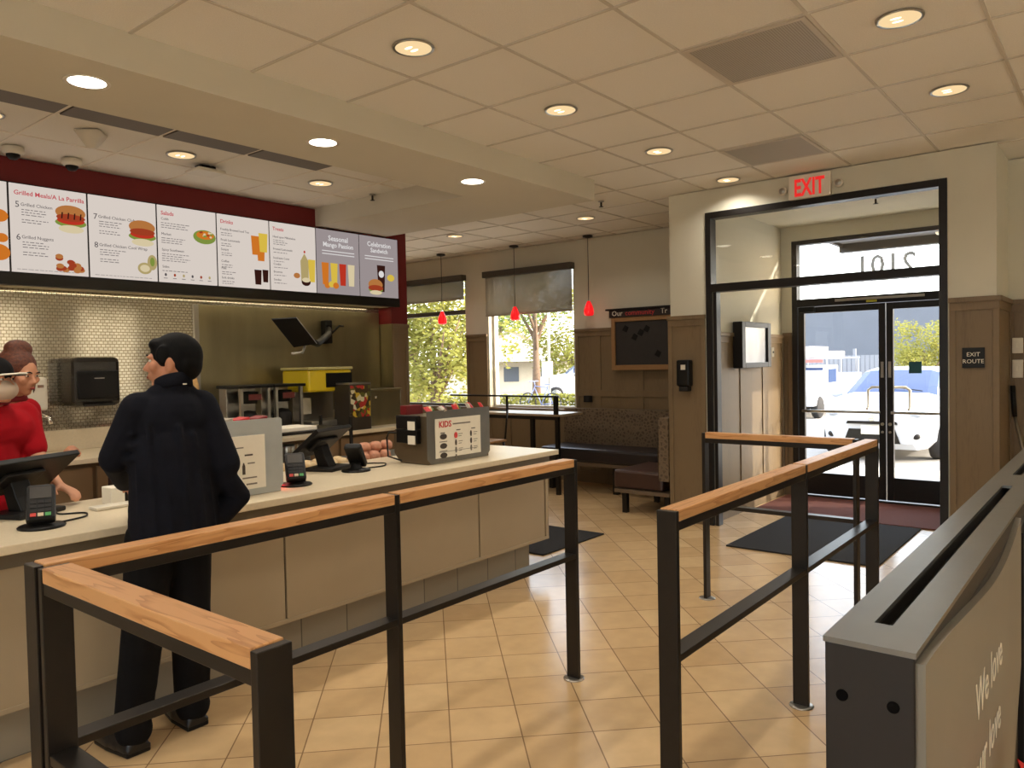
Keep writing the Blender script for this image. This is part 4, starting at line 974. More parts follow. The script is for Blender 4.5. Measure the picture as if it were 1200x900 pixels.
# wrapped sandwiches
WRAP = mat('wrap_paper', srgb(214, 186, 140), .55, noise=.12, nscale=20, bump=.6, bscale=60)
WRAPR = mat('wrap_paper_pink', srgb(200, 140, 110), .55, noise=.25, nscale=30, bump=.6, bscale=60)
def wrapped(x, y, z, r, m_, lab, grp):
    m = MB(); m.lathe([(0, 0), (r*.8, 0), (r, r*.3), (r*.95, r*.9), (r*.6, r*1.25), (0, r*1.35)], (x, y, z), 14)
    for i, p in enumerate(m.v): m.v[i] = (p[0]+random.uniform(-.003, .003), p[1]+random.uniform(-.003, .003), p[2])
    obj('wrapped_sandwich', m, m_, label=lab, cat='sandwich', group=grp, origin=(x, y, z))
t = thing('serving_tray', 'low steel tray holding a row of wrapped sandwiches behind the register screen', 'tray', (3.1, 4.07, CT))
# landing shelf behind counter carrying food
sh = thing('pass_shelf', 'low stainless pass shelf behind the counter carrying wrapped food', 'shelf', (3.3, 4.3, 0))
obj('shelf_top', bx(((2.7, 4.03, .80), (4.3, 4.55, .83))), STEEL, sh, bevel=.003)
for x in (2.75, 4.22):
    for y in (4.06, 4.48): obj('leg', bx(((x, y, 0), (x+.04, y+.04, .80))), STEEL, sh)
bpy.data.objects.remove(t)
for k in range(6): wrapped(2.86+k*.085, 4.12, .83, .040, WRAP, 'tan wrapped sandwich in the front row behind the middle register screen', 'front row of wrapped sandwiches')
for k in range(6): wrapped(2.90+k*.085, 4.22, .83, .040, WRAP, 'tan wrapped sandwich in the second row behind the middle register screen', 'second row of wrapped sandwiches')
for k in range(6): wrapped(3.50+(k % 3)*.1, 4.16+.1*(k//3), .83, .048, WRAPR, 'pinkish wrapped sandwich left of the KIDS display stand', 'pinkish wrapped sandwiches')
for k in range(3): wrapped(3.55+k*.1, 4.2, .895, .046, WRAPR, 'pinkish wrapped sandwich on top of the pile by the KIDS display stand', 'upper pinkish sandwiches')

# =================================================================== KITCHEN EQUIPMENT
BC = .905
t = thing('paper_towel_dispenser', 'black paper towel dispenser on the mosaic kitchen wall', 'dispenser', (2.51, 6.15, 1.24))
m = MB(); m.box((2.36, 6.0, 1.235), (2.70, 6.249, 1.60)); obj('housing', m, mat('smoked_plastic', srgb(36, 30, 24), .22), t, bevel=.035)
obj('front_cover', bx(((2.38, 5.985, 1.29), (2.68, 6.01, 1.50))), BLACKP, t, bevel=.012); obj('slot', bx(((2.43, 5.98, 1.238), (2.64, 6.02, 1.25))), DGREYP, t); obj('badge', bx(((2.50, 5.981, 1.44), (2.57, 5.986, 1.446))), STEEL, t)
t = thing('soap_dispenser', 'white soap dispenser on the mosaic wall behind the cashier', 'dispenser', (2.14, 6.15, 1.24))
obj('housing', bx(((2.07, 6.08, 1.22), (2.22, 6.249, 1.46))), WHITEP, t, bevel=.02); obj('sensor_window', bx(((2.15, 6.076, 1.385), (2.19, 6.081, 1.405))), CHROME, t); obj('nozzle', bx(((2.12, 6.07, 1.19), (2.17, 6.14, 1.22))), WHITEP, t, bevel=.005)
t = thing('sink_faucet', 'chrome gooseneck faucet rising from the back counter', 'faucet', (2.12, 6.05, BC))
m = MB(); m.tube([(2.12, 6.08, BC), (2.12, 6.08, 1.14), (2.13, 6.06, 1.18), (2.15, 6.0, 1.19), (2.17, 5.94, 1.17), (2.175, 5.93, 1.13)], .013); obj('spout', m, CHROME, t)
m = MB(); m.lathe([(0, 0), (.03, 0), (.03, .02), (.016, .03), (0, .03)], (2.12, 6.08, BC)); m.tube([(2.12, 6.05, BC+.04), (2.17, 6.0, BC+.06)], .007); obj('handle', m, CHROME, t)
m = MB(); m.lathe([(0, 0), (.05, 0), (.06, .02), (.045, .05), (.02, .075), (0, .08)], (2.22, 5.72, BC)); obj('food_pouch', m, WRAPR, label='crumpled pinkish food bag on the back counter behind the register screen', cat='bag', origin=(2.22, 5.72, BC))
# coffee brewers
def brewer(label, x, y):
    t = thing('tea_brewer', label, 'beverage brewer', (x, y, BC), 0, 'brewers on the back counter')
    obj('base', bx(((-.14, -.17, 0), (.14, .17, .04))), BLACKP, t, local=True, bevel=.006)
    obj('column', bx(((-.14, .06, .04), (.14, .17, .42))), STEEL, t, local=True, bevel=.006)
    obj('side_rail', bx(((-.14, -.16, .04), (-.115, -.13, .42))), STEEL, t, local=True); obj('side_rail', bx(((.115, -.16, .04), (.14, -.13, .42))), STEEL, t, local=True)
    obj('top_head', bx(((-.16, -.18, .42), (.16, .18, .445))), BLACKP, t, local=True, bevel=.004)
    m = MB(); m.lathe([(0, 0), (.07, 0), (.085, .09), (.085, .1), (0, .1)], (0, -.05, .29)); obj('brew_basket', m, BLACKP, t, local=True)
    m = MB(); m.lathe([(0, 0), (.08, 0), (.085, .02), (.085, .14), (.06, .18), (0, .19)], (0, -.04, .042)); obj('urn', m, DGREYP, t, local=True)
    obj('control_panel', bx(((-.05, -.137, .32), (.07, -.133, .37))), mat('control_lights', srgb(110, 44, 42), .4), t, local=True)
    return t
b1 = brewer('left brewer with a black head on the back counter behind the pale stand', 3.66, 5.86)
dup(b1, (4.02, 5.9, BC), None, 'right brewer with a black head, touching the yellow drink dispenser')
t = thing('lemonade_dispenser', 'yellow lemonade dispenser with a black top cover on the back counter', 'drink dispenser', (4.42, 5.88, BC))
LEM = mat('lemonade', srgb(214, 186, 36), .2, emit=.03)
obj('base', bx(((4.22, 5.70, BC), (4.68, 6.12, BC+.10))), STEEL, t, bevel=.01)
obj('column', bx(((4.22, 5.98, BC+.1), (4.68, 6.12, BC+.36))), STEEL, t)
obj('tank', bx(((4.21, 5.72, BC+.36), (4.70, 6.12, BC+.56))), LEM, t, bevel=.02); obj('lid', bx(((4.20, 5.71, BC+.56), (4.71, 6.13, BC+.585))), mat('clear_lid', srgb(190, 180, 120), .3), t, bevel=.006)
obj('screen_cover', bx(((4.40, 5.705, BC+.40), (4.69, 5.72, BC+.53))), BLACKP, t); obj('drip_tray', bx(((4.24, 5.60, BC+.0), (4.5, 5.70, BC+.05))), DGREYP, t, bevel=.004); obj('notice', bx(((4.30, 5.975, BC+.15), (4.42, 5.98, BC+.30))), PAPER, t)
def fruit():
    m, t_, b = nt('fruit_graphic'); tc = t_.nodes.new('ShaderNodeTexCoord'); v = t_.nodes.new('ShaderNodeTexVoronoi'); v.inputs['Scale'].default_value = 26
    t_.links.new(tc.outputs['Object'], v.inputs['Vector']); r = t_.nodes.new('ShaderNodeValToRGB'); r.color_ramp.interpolation = 'CONSTANT'
    e = r.color_ramp.elements; e[0].color = srgb(60, 46, 20); e[1].position = .3; e[1].color = srgb(200, 170, 50)
    for p, c in ((.5, srgb(170, 40, 36)), (.7, srgb(214, 206, 170)), (.85, srgb(90, 90, 30))): q = e.new(p); q.color = c
    sp = t_.nodes.new('ShaderNodeSeparateColor'); t_.links.new(v.outputs['Color'], sp.inputs[0]); t_.links.new(sp.outputs[0], r.inputs['Fac']); t_.links.new(r.outputs['Color'], b.inputs['Base Color']); b.inputs['Roughness'].default_value = .4
    return m
t = thing('juice_dispenser', 'drink machine with a colourful fruit picture front beside the lemonade tank', 'drink dispenser', (4.62, 5.62, BC))
obj('housing', bx(((4.50, 5.52, BC), (4.76, 5.74, BC+.42))), mat('dark_housing', srgb(52, 44, 34), .4), t, bevel=.008); obj('picture_front', bx(((4.515, 5.515, BC+.12), (4.745, 5.521, BC+.41))), fruit(), t); obj('lid', bx(((4.50, 5.52, BC+.42), (4.76, 5.74, BC+.435))), STEEL, t)
t = thing('steel_ingredient_bin', 'plain steel bin on the back counter at the right end of the kitchen opening', 'bin', (5.1, 5.9, BC))
obj('body', bx(((4.86, 5.75, BC), (5.35, 6.15, BC+.34))), STEELP, t, bevel=.008); obj('lid', bx(((4.85, 5.74, BC+.34), (5.36, 6.16, BC+.36))), STEELP, t, bevel=.004); m = MB(); m.ell((5.0, 5.735, BC+.28), .014); obj('knob', m, CHROME, t)
# stack of cups + shelf before brewers
t = thing('prep_shelf', 'dark wire prep shelf with pale trays in front of the brewers', 'shelf', (3.6, 5.0, 0))
obj('upper_shelf', bx(((3.0, 4.75, 1.0), (3.9, 5.15, 1.02))), BLACKM, t); obj('lower_shelf', bx(((3.0, 4.75, .7), (3.9, 5.15, .72))), BLACKM, t)
for x in (3.0, 3.88):
    for y in (4.75, 5.13): obj('upright', bx(((x, y, 0), (x+.02, y+.02, 1.1))), BLACKM, t)
for k in range(3):
    m = MB(); 
    for j in range(9): m.lathe([(.030, 0), (.043, .02), (.045, .021), (.036, .004)], (3.05+.0*k, 4.82+k*.1, 1.02+.012*j), 16)
    obj('cup_stack', m, WHITEP, label=['front stack of pale cups on the dark prep shelf', 'middle stack of pale cups on the dark prep shelf', 'rear stack of pale cups on the dark prep shelf'][k], cat='cups')
obj('paper_tray', bx(((3.25, 4.8, 1.02), (3.6, 5.05, 1.05))), PAPER, label='pale flat tray lying on the dark prep shelf', cat='tray', origin=(3.3, 4.8, 1.02), bevel=.005)
for k in range(3): obj('steel_canister', MB().lathe([(0, 0), (.05, 0), (.05, .18), (.045, .19), (0, .19)], (3.3+k*.14, 4.95, .72)), STEEL, label=['left', 'middle', 'right'][k]+' steel canister on the lower prep shelf', cat='canister', origin=(3.3+k*.14, 4.95, .72))
# kitchen display on arm
t = thing('kitchen_display', 'tilted kitchen display screen on a black swing arm from the steel wall', 'monitor', (4.9, 6.23, 1.85))
m = MB(); m.box((4.75, 6.15, 1.72), (4.83, 6.235, 1.95)); obj('wall_bracket', m, BLACKP, t, bevel=.01)
m = MB(); m.tube([(4.78, 6.15, 1.86), (4.62, 5.95, 1.80), (4.34, 5.75, 1.70), (4.2, 5.7, 1.735)], .03, 8); obj('swing_arm', m, BLACKP, t)
m = MB(); m.tube([(4.2, 5.7, 1.735), (4.13, 5.68, 1.74)], .02); m.tube([(4.16, 5.66, 1.72), (4.08, 5.62, 1.62), (3.96, 5.60, 1.61)], .012); obj('hinge', m, STEEL, t)
# monitor plate: inclined; defined by corners
a = Vector((3.78, 5.62, 1.90)); b = Vector((3.98, 5.55, 1.915)); c = Vector((4.22, 5.60, 1.695)); d = Vector((4.03, 5.67, 1.665))
n_ = (b-a).cross(d-a).normalized()*.02
m = MB(); m.add([a, b, c, d, a+n_, b+n_, c+n_, d+n_], [(0, 1, 2, 3), (7, 6, 5, 4), (0, 4, 5, 1), (1, 5, 6, 2), (2, 6, 7, 3), (3, 7, 4, 0)]); obj('screen', m, BLACKP, t, bevel=.003)
m = MB(); m.tube([b+n_*.5, c+n_*.5], .006); obj('screen_edge', m, STEEL, t)
m = MB(); m.tube([(4.83, 6.2, 1.80), (4.95, 6.2, 1.90), (5.02, 6.22, 1.90)], .01); obj('cable_hook', m, BLACKP, t)

# =================================================================== PEOPLE
def Rz(a): return Matrix.Rotation(a, 3, 'Z')
def head_prims(m, c, yaw, s=1., pitch=0.):
    """c = centre of skull, yaw = facing direction (0 = +y)."""
    R = Rz(yaw) @ Matrix.Rotation(pitch, 3, 'X'); c = Vector(c)
    P = lambda x, y, z: c+R @ Vector((x*s, y*s, z*s))
    m.ell(P(0, -.008, .015), (.076*s, .096*s, .098*s), 20, 14, R)
    m.ell(P(0, .032, -.045), (.056*s, .058*s, .062*s), 18, 12, R)
    m.ell(P(0, .062, -.088), (.026*s, .024*s, .022*s), 12, 8, R)     # chin
    m.cap(P(0, .086, .004), .009*s, P(0, .105, -.026), .012*s)        # nose
    for sx in (-1, 1):
        m.ell(P(sx*.013, .098, -.031), .008*s, 8, 6)
        m.ell(P(sx*.045, .066, -.02), (.024*s, .02*s, .024*s), 10, 8, R)
        m.ell(P(sx*.034, .082, .022), (.02*s, .012*s, .008*s), 10, 6, R)   # brow
        m.ell(P(sx*.079, -.002, -.012), (.009*s, .018*s, .031*s), 10, 8, R)  # ear
    m.ell(P(0, .09, -.055), (.022*s, .012*s, .007*s), 10, 6, R); m.ell(P(0, .088, -.066), (.018*s, .011*s, .007*s), 10, 6, R)
    return P, R
def face_bits(P, R, body, s=1., lips=srgb(150, 70, 60)):
    for sx in (-1, 1):
        e = MB(); e.ell(P(sx*.031, .0775, .006), (.0115*s, .009*s, .0065*s), 10, 6, R); e_ = obj('eye', e, mat('eye_white', srgb(225, 215, 205), .3), body)
        e = MB(); e.ell(P(sx*.031, .0835, .006), (.0055*s, .004*s, .0055*s), 8, 6, R); obj('iris', e, mat('iris_dark', srgb(30, 18, 12), .2), e_)
        e = MB(); e.tube([P(sx*.016, .093, .024), P(sx*.032, .0925, .029), P(sx*.047, .083, .024)], .0035*s, 6); obj('eyebrow', e, HAIRB, body)
    e = MB(); e.ell(P(0, .0975, -.0605), (.018*s, .005*s, .0065*s), 10, 6, R); obj('lips', e, mat('lips', lips, .5), body)
def hand_prims(m, wrist, d, up, s=1., curl=.5, side=1):
    """wrist point, d = pointing direction, up = back-of-hand normal."""
    d = Vector(d).normalized(); up = (Vector(up)-d*Vector(up).dot(d)).normalized(); w = d.cross(up)*side; W = Vector(wrist)
    for k in range(4):
        o = (k-1.5)*.019
        m.cap(W+d*.01*s+w*o*.6*s, .014*s, W+d*.085*s+w*o*s, .0105*s)
    L = [.062, .074, .068, .052]
    for k in range(4):
        o = (k-1.5)*.021; a = W+d*.088*s+w*o*s; l = L[3-k]*s
        b = a+(d*math.cos(curl*.6)-up*math.sin(curl*.6))*l*.45; c = b+(d*math.cos(curl*1.4)-up*math.sin(curl*1.4))*l*.32; e = c+(d*math.cos(curl*2)-up*math.sin(curl*2))*l*.25
        m.cap(a, .0095*s, b, .0085*s); m.cap(b, .0085*s, c, .0078*s); m.cap(c, .0078*s, e, .007*s)
    a = W+d*.02*s+w*.03*s; b = a+(d*.6+w*.7-up*.2).normalized()*.045*s; c = b+(d*.9+w*.25-up*.25).normalized()*.032*s
    m.cap(a, .0135*s, b, .0105*s); m.cap(b, .0105*s, c, .0085*s)

# ---- the customer
cx, cy = 1.50, 2.985
t = thing('person', 'customer in a dark navy jacket and black trousers standing at the counter', 'person', (1.5, 3.0, 0))
body = MB()
hc = (1.540, 2.965, 1.528); hy = math.radians(50)
P, Rh = head_prims(body, hc, hy, .98)
body.cap((1.53, 2.955, 1.49), .058, (1.52, 2.955, 1.38), .062)
body.ell((1.52, 2.97, 1.18), (.15, .10, .24)); body.ell((1.52, 2.98, .92), (.145, .105, .15))
LS, RS = (1.40, 2.975, 1.345), (1.635, 2.945, 1.345)
LE, RE = (1.335, 3.04, 1.16), (1.695, 2.875, 1.11)
LH, RH = (1.475, 3.27, 1.035), (1.68, 3.02, .95)
for S0, E0, H0 in ((LS, LE, LH), (RS, RE, RH)):
    body.cap(S0, .05, E0, .04); body.cap(E0, .038, H0, .025)
hand_prims(body, LH, (.55, .75, -.2), (0, 0, 1), .95, .8, 1); hand_prims(body, RH, (-.5, .6, -.35), (.7, .2, .6), .9, .9, -1)
LF, RF = (1.37, 3.06, .08), (1.625, 3.08, .08)
LK, RK = (1.40, 3.00, .49), (1.60, 3.01, .49)
for Hh, K, F in (((1.43, 2.98, .86), LK, LF), ((1.59, 2.98, .86), RK, RF)):
    body.cap(Hh, .08, K, .055); body.cap(K, .052, F, .034)
for F, a in ((LF, .35), (RF, -.1)):
    body.cap((F[0], F[1], .06), .035, (F[0]-.06*a, F[1]+.15, .045), .028)
bd = skinned('body', body, SKIN, t, .006, 2)
face_bits(P, Rh, bd, .98)
h = MB(); h.ell(P(0, -.014, .024), (.0795, .099, .095), 26, 16, Rh); h.ell(P(0, -.050, -.008), (.0745, .060, .070), 18, 12, Rh); h.ell(P(0, .055, .070), (.056, .036, .028), 14, 10, Rh)
for sx in (-1, 1): h.ell(P(sx*.074, .022, .028), (.012, .028, .040), 10, 8, Rh)
skinned('hair', h, HAIRB, bd, .006, 2)
j = MB()
j.ell((1.52, 2.965, 1.30), (.16, .12, .13), 20, 12); j.ell((1.52, 2.96, 1.12), (.165, .13, .28), 20, 14); j.cap((1.52, 2.955, 1.36), .068, (1.53, 2.957, 1.425), .066)
for z_, rx, ry in ((1.05, .162, .132), (.98, .165, .136), (.92, .168, .140), (.87, .170, .142), (.83, .172, .143)): j.lathe([(0, -.05), (1, -.05), (1, .05), (0, .05)], (0, 0, 0), 24); k = 4*24; j.v[-k:] = [(1.52+x*rx, 2.965+y*ry, z_+zz_) for x, y, zz_ in j.v[-k:]]
j.cap(LS, .070, LE, .060); j.cap(LE, .058, (LH[0]-.012, LH[1]-.018, LH[2]+.003), .042)
j.cap(RS, .070, RE, .062); j.cap(RE, .062, (RH[0]+.005, RH[1]-.015, RH[2]), .052); j.cap((1.70, 2.89, 1.06), .045, (1.765, 2.89, .965), .045); j.cap((1.765, 2.89, .965), .045, (1.68, 2.93, .88), .05)
j.cap((1.42, 2.97, 1.365), .05, (1.62, 2.95, 1.365), .05); j.cap((1.47, 2.955, 1.395), .048, (1.58, 2.95, 1.395), .048)
for k in range(8):      # cloth folds
    a = -1.3+k*.37; w_ = .10*math.sin(k*2.3); j.cap((1.52+.155*math.sin(a), 2.965-.125*math.cos(a), 1.22+w_), .010, (1.52+.166*math.sin(a+.15), 2.965-.137*math.cos(a+.15), .84), .015)
for k in range(4):
    z_ = 1.30-k*.045; j.cap((LS[0]-.045+.0*k, LS[1]-.035, z_), .013, (LS[0]-.065, LS[1]+.04, z_-.02), .012); j.cap((RS[0]+.03+.010*k, RS[1]-.05, z_), .012, (RS[0]+.062+.010*k, RS[1]+.01, z_-.03), .011)
for k in range(3):
    a = .25+.2*k; q0 = Vector(LE).lerp(Vector(LH), a); j.cap(q0+Vector((-.04, 0, .035)), .012, q0+Vector((.03, -.02, .045)), .012)
jk = skinned('jacket', j, JACKET, t, .008, 2)
cm = MB()
N = 26
for i in range(N):
    pass
cm.lathe([(.062, -.035), (.068, -.03), (.066, .028), (.060, .032), (.058, .0)], (0, 0, 0), 26); cm.v = [(1.532+x*1.05, 2.956+y*1.1, 1.442+z_*.8-y*.35) for x, y, z_ in cm.v]
obj('collar', cm, JACKET, jk)
obj('neck_tag', bx(((1.53, 2.876, 1.438), (1.545, 2.880, 1.443))), PAPER, jk)
tr = MB()
tr.ell((1.515, 2.985, .87), (.15, .118, .13))
for Hh, K, F in (((1.435, 2.985, .84), LK, LF), ((1.585, 2.985, .84), RK, RF)):
    tr.cap(Hh, .095, K, .078); tr.cap(K, .078, (F[0], F[1]-.005, .12), .066); tr.cap((F[0], F[1]-.005, .13), .068, (F[0]+.005, F[1]-.01, .085), .07)
    tr.cap((K[0]+.05, K[1]-.05, K[2]), .014, (F[0]+.045, F[1]-.05, .13), .016); tr.cap((K[0]-.05, K[1]-.045, K[2]+.15), .014, (F[0]-.02, F[1]-.06, .16), .018)
skinned('trousers', tr, TROUS, t, .009, 4)
for F, a in ((LF, .35), (RF, -.1)):
    s = MB(); dx = -.5*a
    s.cap((F[0], F[1]-.02, .05), .046, (F[0]+dx*.16, F[1]+.14, .042), .043); s.cap((F[0], F[1]-.02, .06), .047, (F[0], F[1], .10), .045)
    sole = MB(); q = [(F[0]-.047, F[1]-.06), (F[0]+.047, F[1]-.06), (F[0]+.05+dx*.1, F[1]+.08), (F[0]+.035+dx*.2, F[1]+.18), (F[0]-.035+dx*.2, F[1]+.18), (F[0]-.05+dx*.1, F[1]+.08)]
    s.prism(q, (0, 0, .012), (1, 0, 0), (0, 1, 0), .025)
    sh_ = skinned('shoe', s, LEATHER, t, .008, 3)
    sole.prism(q, (0, 0, .001), (1, 0, 0), (0, 1, 0), .02); obj('sole', sole, BLACKP, sh_, bevel=.006)

# ---- cashiers behind the counter
def cashier(label, base, hc, hyaw, hpitch, skin, hairmat, style, rarm=None, larm=None, hs=.95, faceyaw=None):
    bx_, by_ = base
    t = thing('person', label, 'person', (bx_, by_, 0))
    b = MB(); P, R = head_prims(b, hc, hyaw, hs, hpitch)
    b.cap((hc[0], hc[1], hc[2]-.04), .048, (bx_, by_, 1.30), .055)
    sh = hyaw if faceyaw is None else faceyaw
    D = lambda x, y, z: (bx_+math.cos(sh)*x-math.sin(sh)*y, by_+math.sin(sh)*x+math.cos(sh)*y, z)
    b.cap(D(-.08, 0, 1.2), .1, D(.08, 0, 1.2), .1); b.cap(D(-.06, 0, .95), .1, D(.06, 0, .95), .1); b.cap(D(0, 0, 1.2), .085, D(0, 0, .95), .09)
    for sx in (-1, 1):
        b.cap(D(sx*.08, 0, .86), .085, D(sx*.09, .01, .48), .055); b.cap(D(sx*.09, .01, .48), .052, D(sx*.09, -.01, .08), .034); b.cap(D(sx*.09, -.01, .05), .035, D(sx*.09, .12, .04), .028)
    arms = []
    for arm, sx in ((larm, -1), (rarm, 1)):
        Sd = D(sx*.155, 0, 1.29)
        if arm is None: E_, H_, dd, uu = D(sx*.205, -.01, 1.03), D(sx*.20, .06, .80), (0, 0, -1), (sx, 0, .01)
        else: E_, H_, dd, uu = arm
        b.cap(Sd, .045, E_, .036); b.cap(E_, .035, H_, .023); hand_prims(b, H_, dd, uu, .9, .45, -sx); arms.append((Sd, E_))
    bd = skinned('body', b, skin, t, .008, 3); face_bits(P, R, bd, hs, srgb(160, 60, 56))
    s = MB(); s.cap(D(-.09, 0, 1.22), .115, D(.09, 0, 1.22), .115); s.cap(D(-.07, 0, 1.0), .12, D(.07, 0, 1.0), .12); s.cap(D(0, 0, 1.3), .085, D(0, 0, .9), .135); s.cap(D(-.05, 0, .88), .125, D(.05, 0, .88), .125)
    for Sd, E_ in arms: s.cap(Sd, .066, tuple(Vector(Sd).lerp(Vector(E_), .7)), .056)
    s.cap(D(-.12, 0, 1.295), .055, D(.12, 0, 1.295), .055)
    sh_ = skinned('polo_shirt', s, POLO, t, .009, 4)
    c = MB(); c.lathe([(.062, -.03), (.075, -.02), (.060, .03), (.056, .028), (.058, -.01)], (0, 0, 0), 24); c.v = [(x+bx_*.5+hc[0]*.5, y+by_*.5+hc[1]*.5, z_+1.375) for x, y, z_ in c.v]; obj('collar', c, mat('dark_red_collar', srgb(120, 12, 20), .8), sh_)
    tr = MB(); tr.cap(D(-.05, 0, .84), .115, D(.05, 0, .84), .115)
    for sx in (-1, 1): tr.cap(D(sx*.08, 0, .82), .1, D(sx*.09, .01, .48), .075); tr.cap(D(sx*.09, .01, .48), .07, D(sx*.09, -.01, .1), .06)
    skinned('trousers', tr, TROUS, t, .01, 3)
    for sx in (-1, 1):
        q = MB(); q.cap(D(sx*.09, -.03, .048), .044, D(sx*.09, .12, .042), .04); skinned('shoe', q, LEATHER, t, .009, 2)
    hm = MB()
    if style == 'bun':
        hm.ell(P(0, -.03, .035), (.092, .10, .10), 20, 12, R); hm.ell(P(0, -.06, -.03), (.082, .06, .08), 16, 10, R); hm.ell(P(-.02, -.05, .13), (.075, .06, .05), 14, 10, R)
        for sx in (-1, 1): hm.ell(P(sx*.076, .0, .0), (.02, .035, .07), 10, 8, R); hm.cap(P(sx*.08, .03, .0), .009, P(sx*.085, .03, -.10), .006)
    elif style == 'cap':
        hm.ell(P(0, -.045, -.01), (.084, .075, .10), 18, 12, R); hm.ell(P(0, -.03, .03), (.08, .09, .085), 18, 12, R)
    else:
        hm.ell(P(0, -.02, .03), (.086, .10, .098), 20, 12, R); hm.ell(P(0, -.06, -.03), (.078, .06, .085), 16, 10, R); hm.cap(P(0, -.115, .03), .03, P(0, -.14, -.09), .035); hm.cap(P(0, -.14, -.09), .035, P(0, -.125, -.19), .02)
    skinned('hair', hm, hairmat, bd, .007, 2)
    if style == 'cap':
        c = MB(); c.ell(P(0, -.012, .045), (.090, .104, .085), 22, 14, R); c.v = [v for v in c.v]
        cp = skinned('visor_cap', c, mat('black_cap_cloth', srgb(24, 22, 22), .9, 0, .15), t, .007, 2)
        q = MB(); q.prism([(.075*math.cos(a), .03+.105*math.sin(a)) for a in [PI*i/12 for i in range(13)]], P(0, .03, .03), R @ Vector((1, 0, 0)), R @ Vector((0, 1, -.12)), .006); obj('brim', q, BLACKP, cp)
        q = MB(); q.tube([P(.085*math.cos(a), .062+.108*math.sin(a), .024) for a in [PI*i/14 for i in range(15)]], .0045, 6); obj('brim_piping', q, PAPER, cp)
        mk = MB(); mk.ell(P(0, .052, -.045), (.062, .062, .052), 18, 12, R); obj('face_mask', mk, mat('pale_face_mask', srgb(200, 178, 156), .8), t)
    return t
# front cashier, cropped by the picture edge: visor cap and pale mask
cashier('cashier in a red polo and dark visor cap at the left picture edge', (1.29, 4.22), (1.285, 4.165, 1.455), math.radians(-150), .1, SKIN2, HAIRR, 'cap',
        rarm=None, larm=((1.47, 4.16, 1.06), (1.50, 4.02, .95), (.30, -.85, -.28), (0.1, 0, 1)), faceyaw=math.radians(-165))
cashier('cashier with curly brown hair looking down behind the capped cashier', (1.49, 4.68), (1.515, 4.52, 1.49), math.radians(-152), -.22, SKIN2, HAIRR, 'bun')
cashier('worker with a blond ponytail almost hidden behind the customer', (2.50, 4.86), (2.50, 4.84, 1.46), math.radians(48), 0, SKIN2, HAIRY, 'tail')

# =================================================================== OUTSIDE
struct('ground', bx(((8.5, -60, -.3), (90, 90, -.2)), ((-60, -60, -.3), (8.35, -3, -.2)), ((-60, 10.2, -.3), (8.5, 90, -.2))), ASPHALT)
obj('sidewalk', bx(((8.5, -20, -.2), (10.9, 10, 0.0)), ((10.9, -20, -.2), (11.05, 10, .0))), CONCRETE, label='sunlit pale concrete walk just outside the glass doors', cat='sidewalk', kind='structure')
# entrance canopy
t = thing('entrance_canopy', 'dark canopy beam with two small lamps above the entrance outside', 'canopy', (9.4, 1.6, 2.9))
obj('soffit_slab', bx(((8.95, -1.2, 2.97), (10.7, 2.95, 3.05))), mat('canopy_metal', srgb(92, 92, 94), .5), t)
obj('fascia_beam', bx(((10.7, -1.2, 2.86), (10.82, 3.0, 3.12)), ((8.95, 2.95, 2.93), (10.7, 3.0, 3.08))), DARKM, t)
for y in (1.75, 1.55):
    m = MB(); m.ell((10.3, y, 2.94), (.05, .05, .04)); obj('lamp_globe', m, PAPER, t)
for y in (-.3, 2.9):
    m = MB(); m.tube([(8.5, y, 3.5), (10.6, y, 3.1)], .02); obj('support_rod', m, DARKM, t)

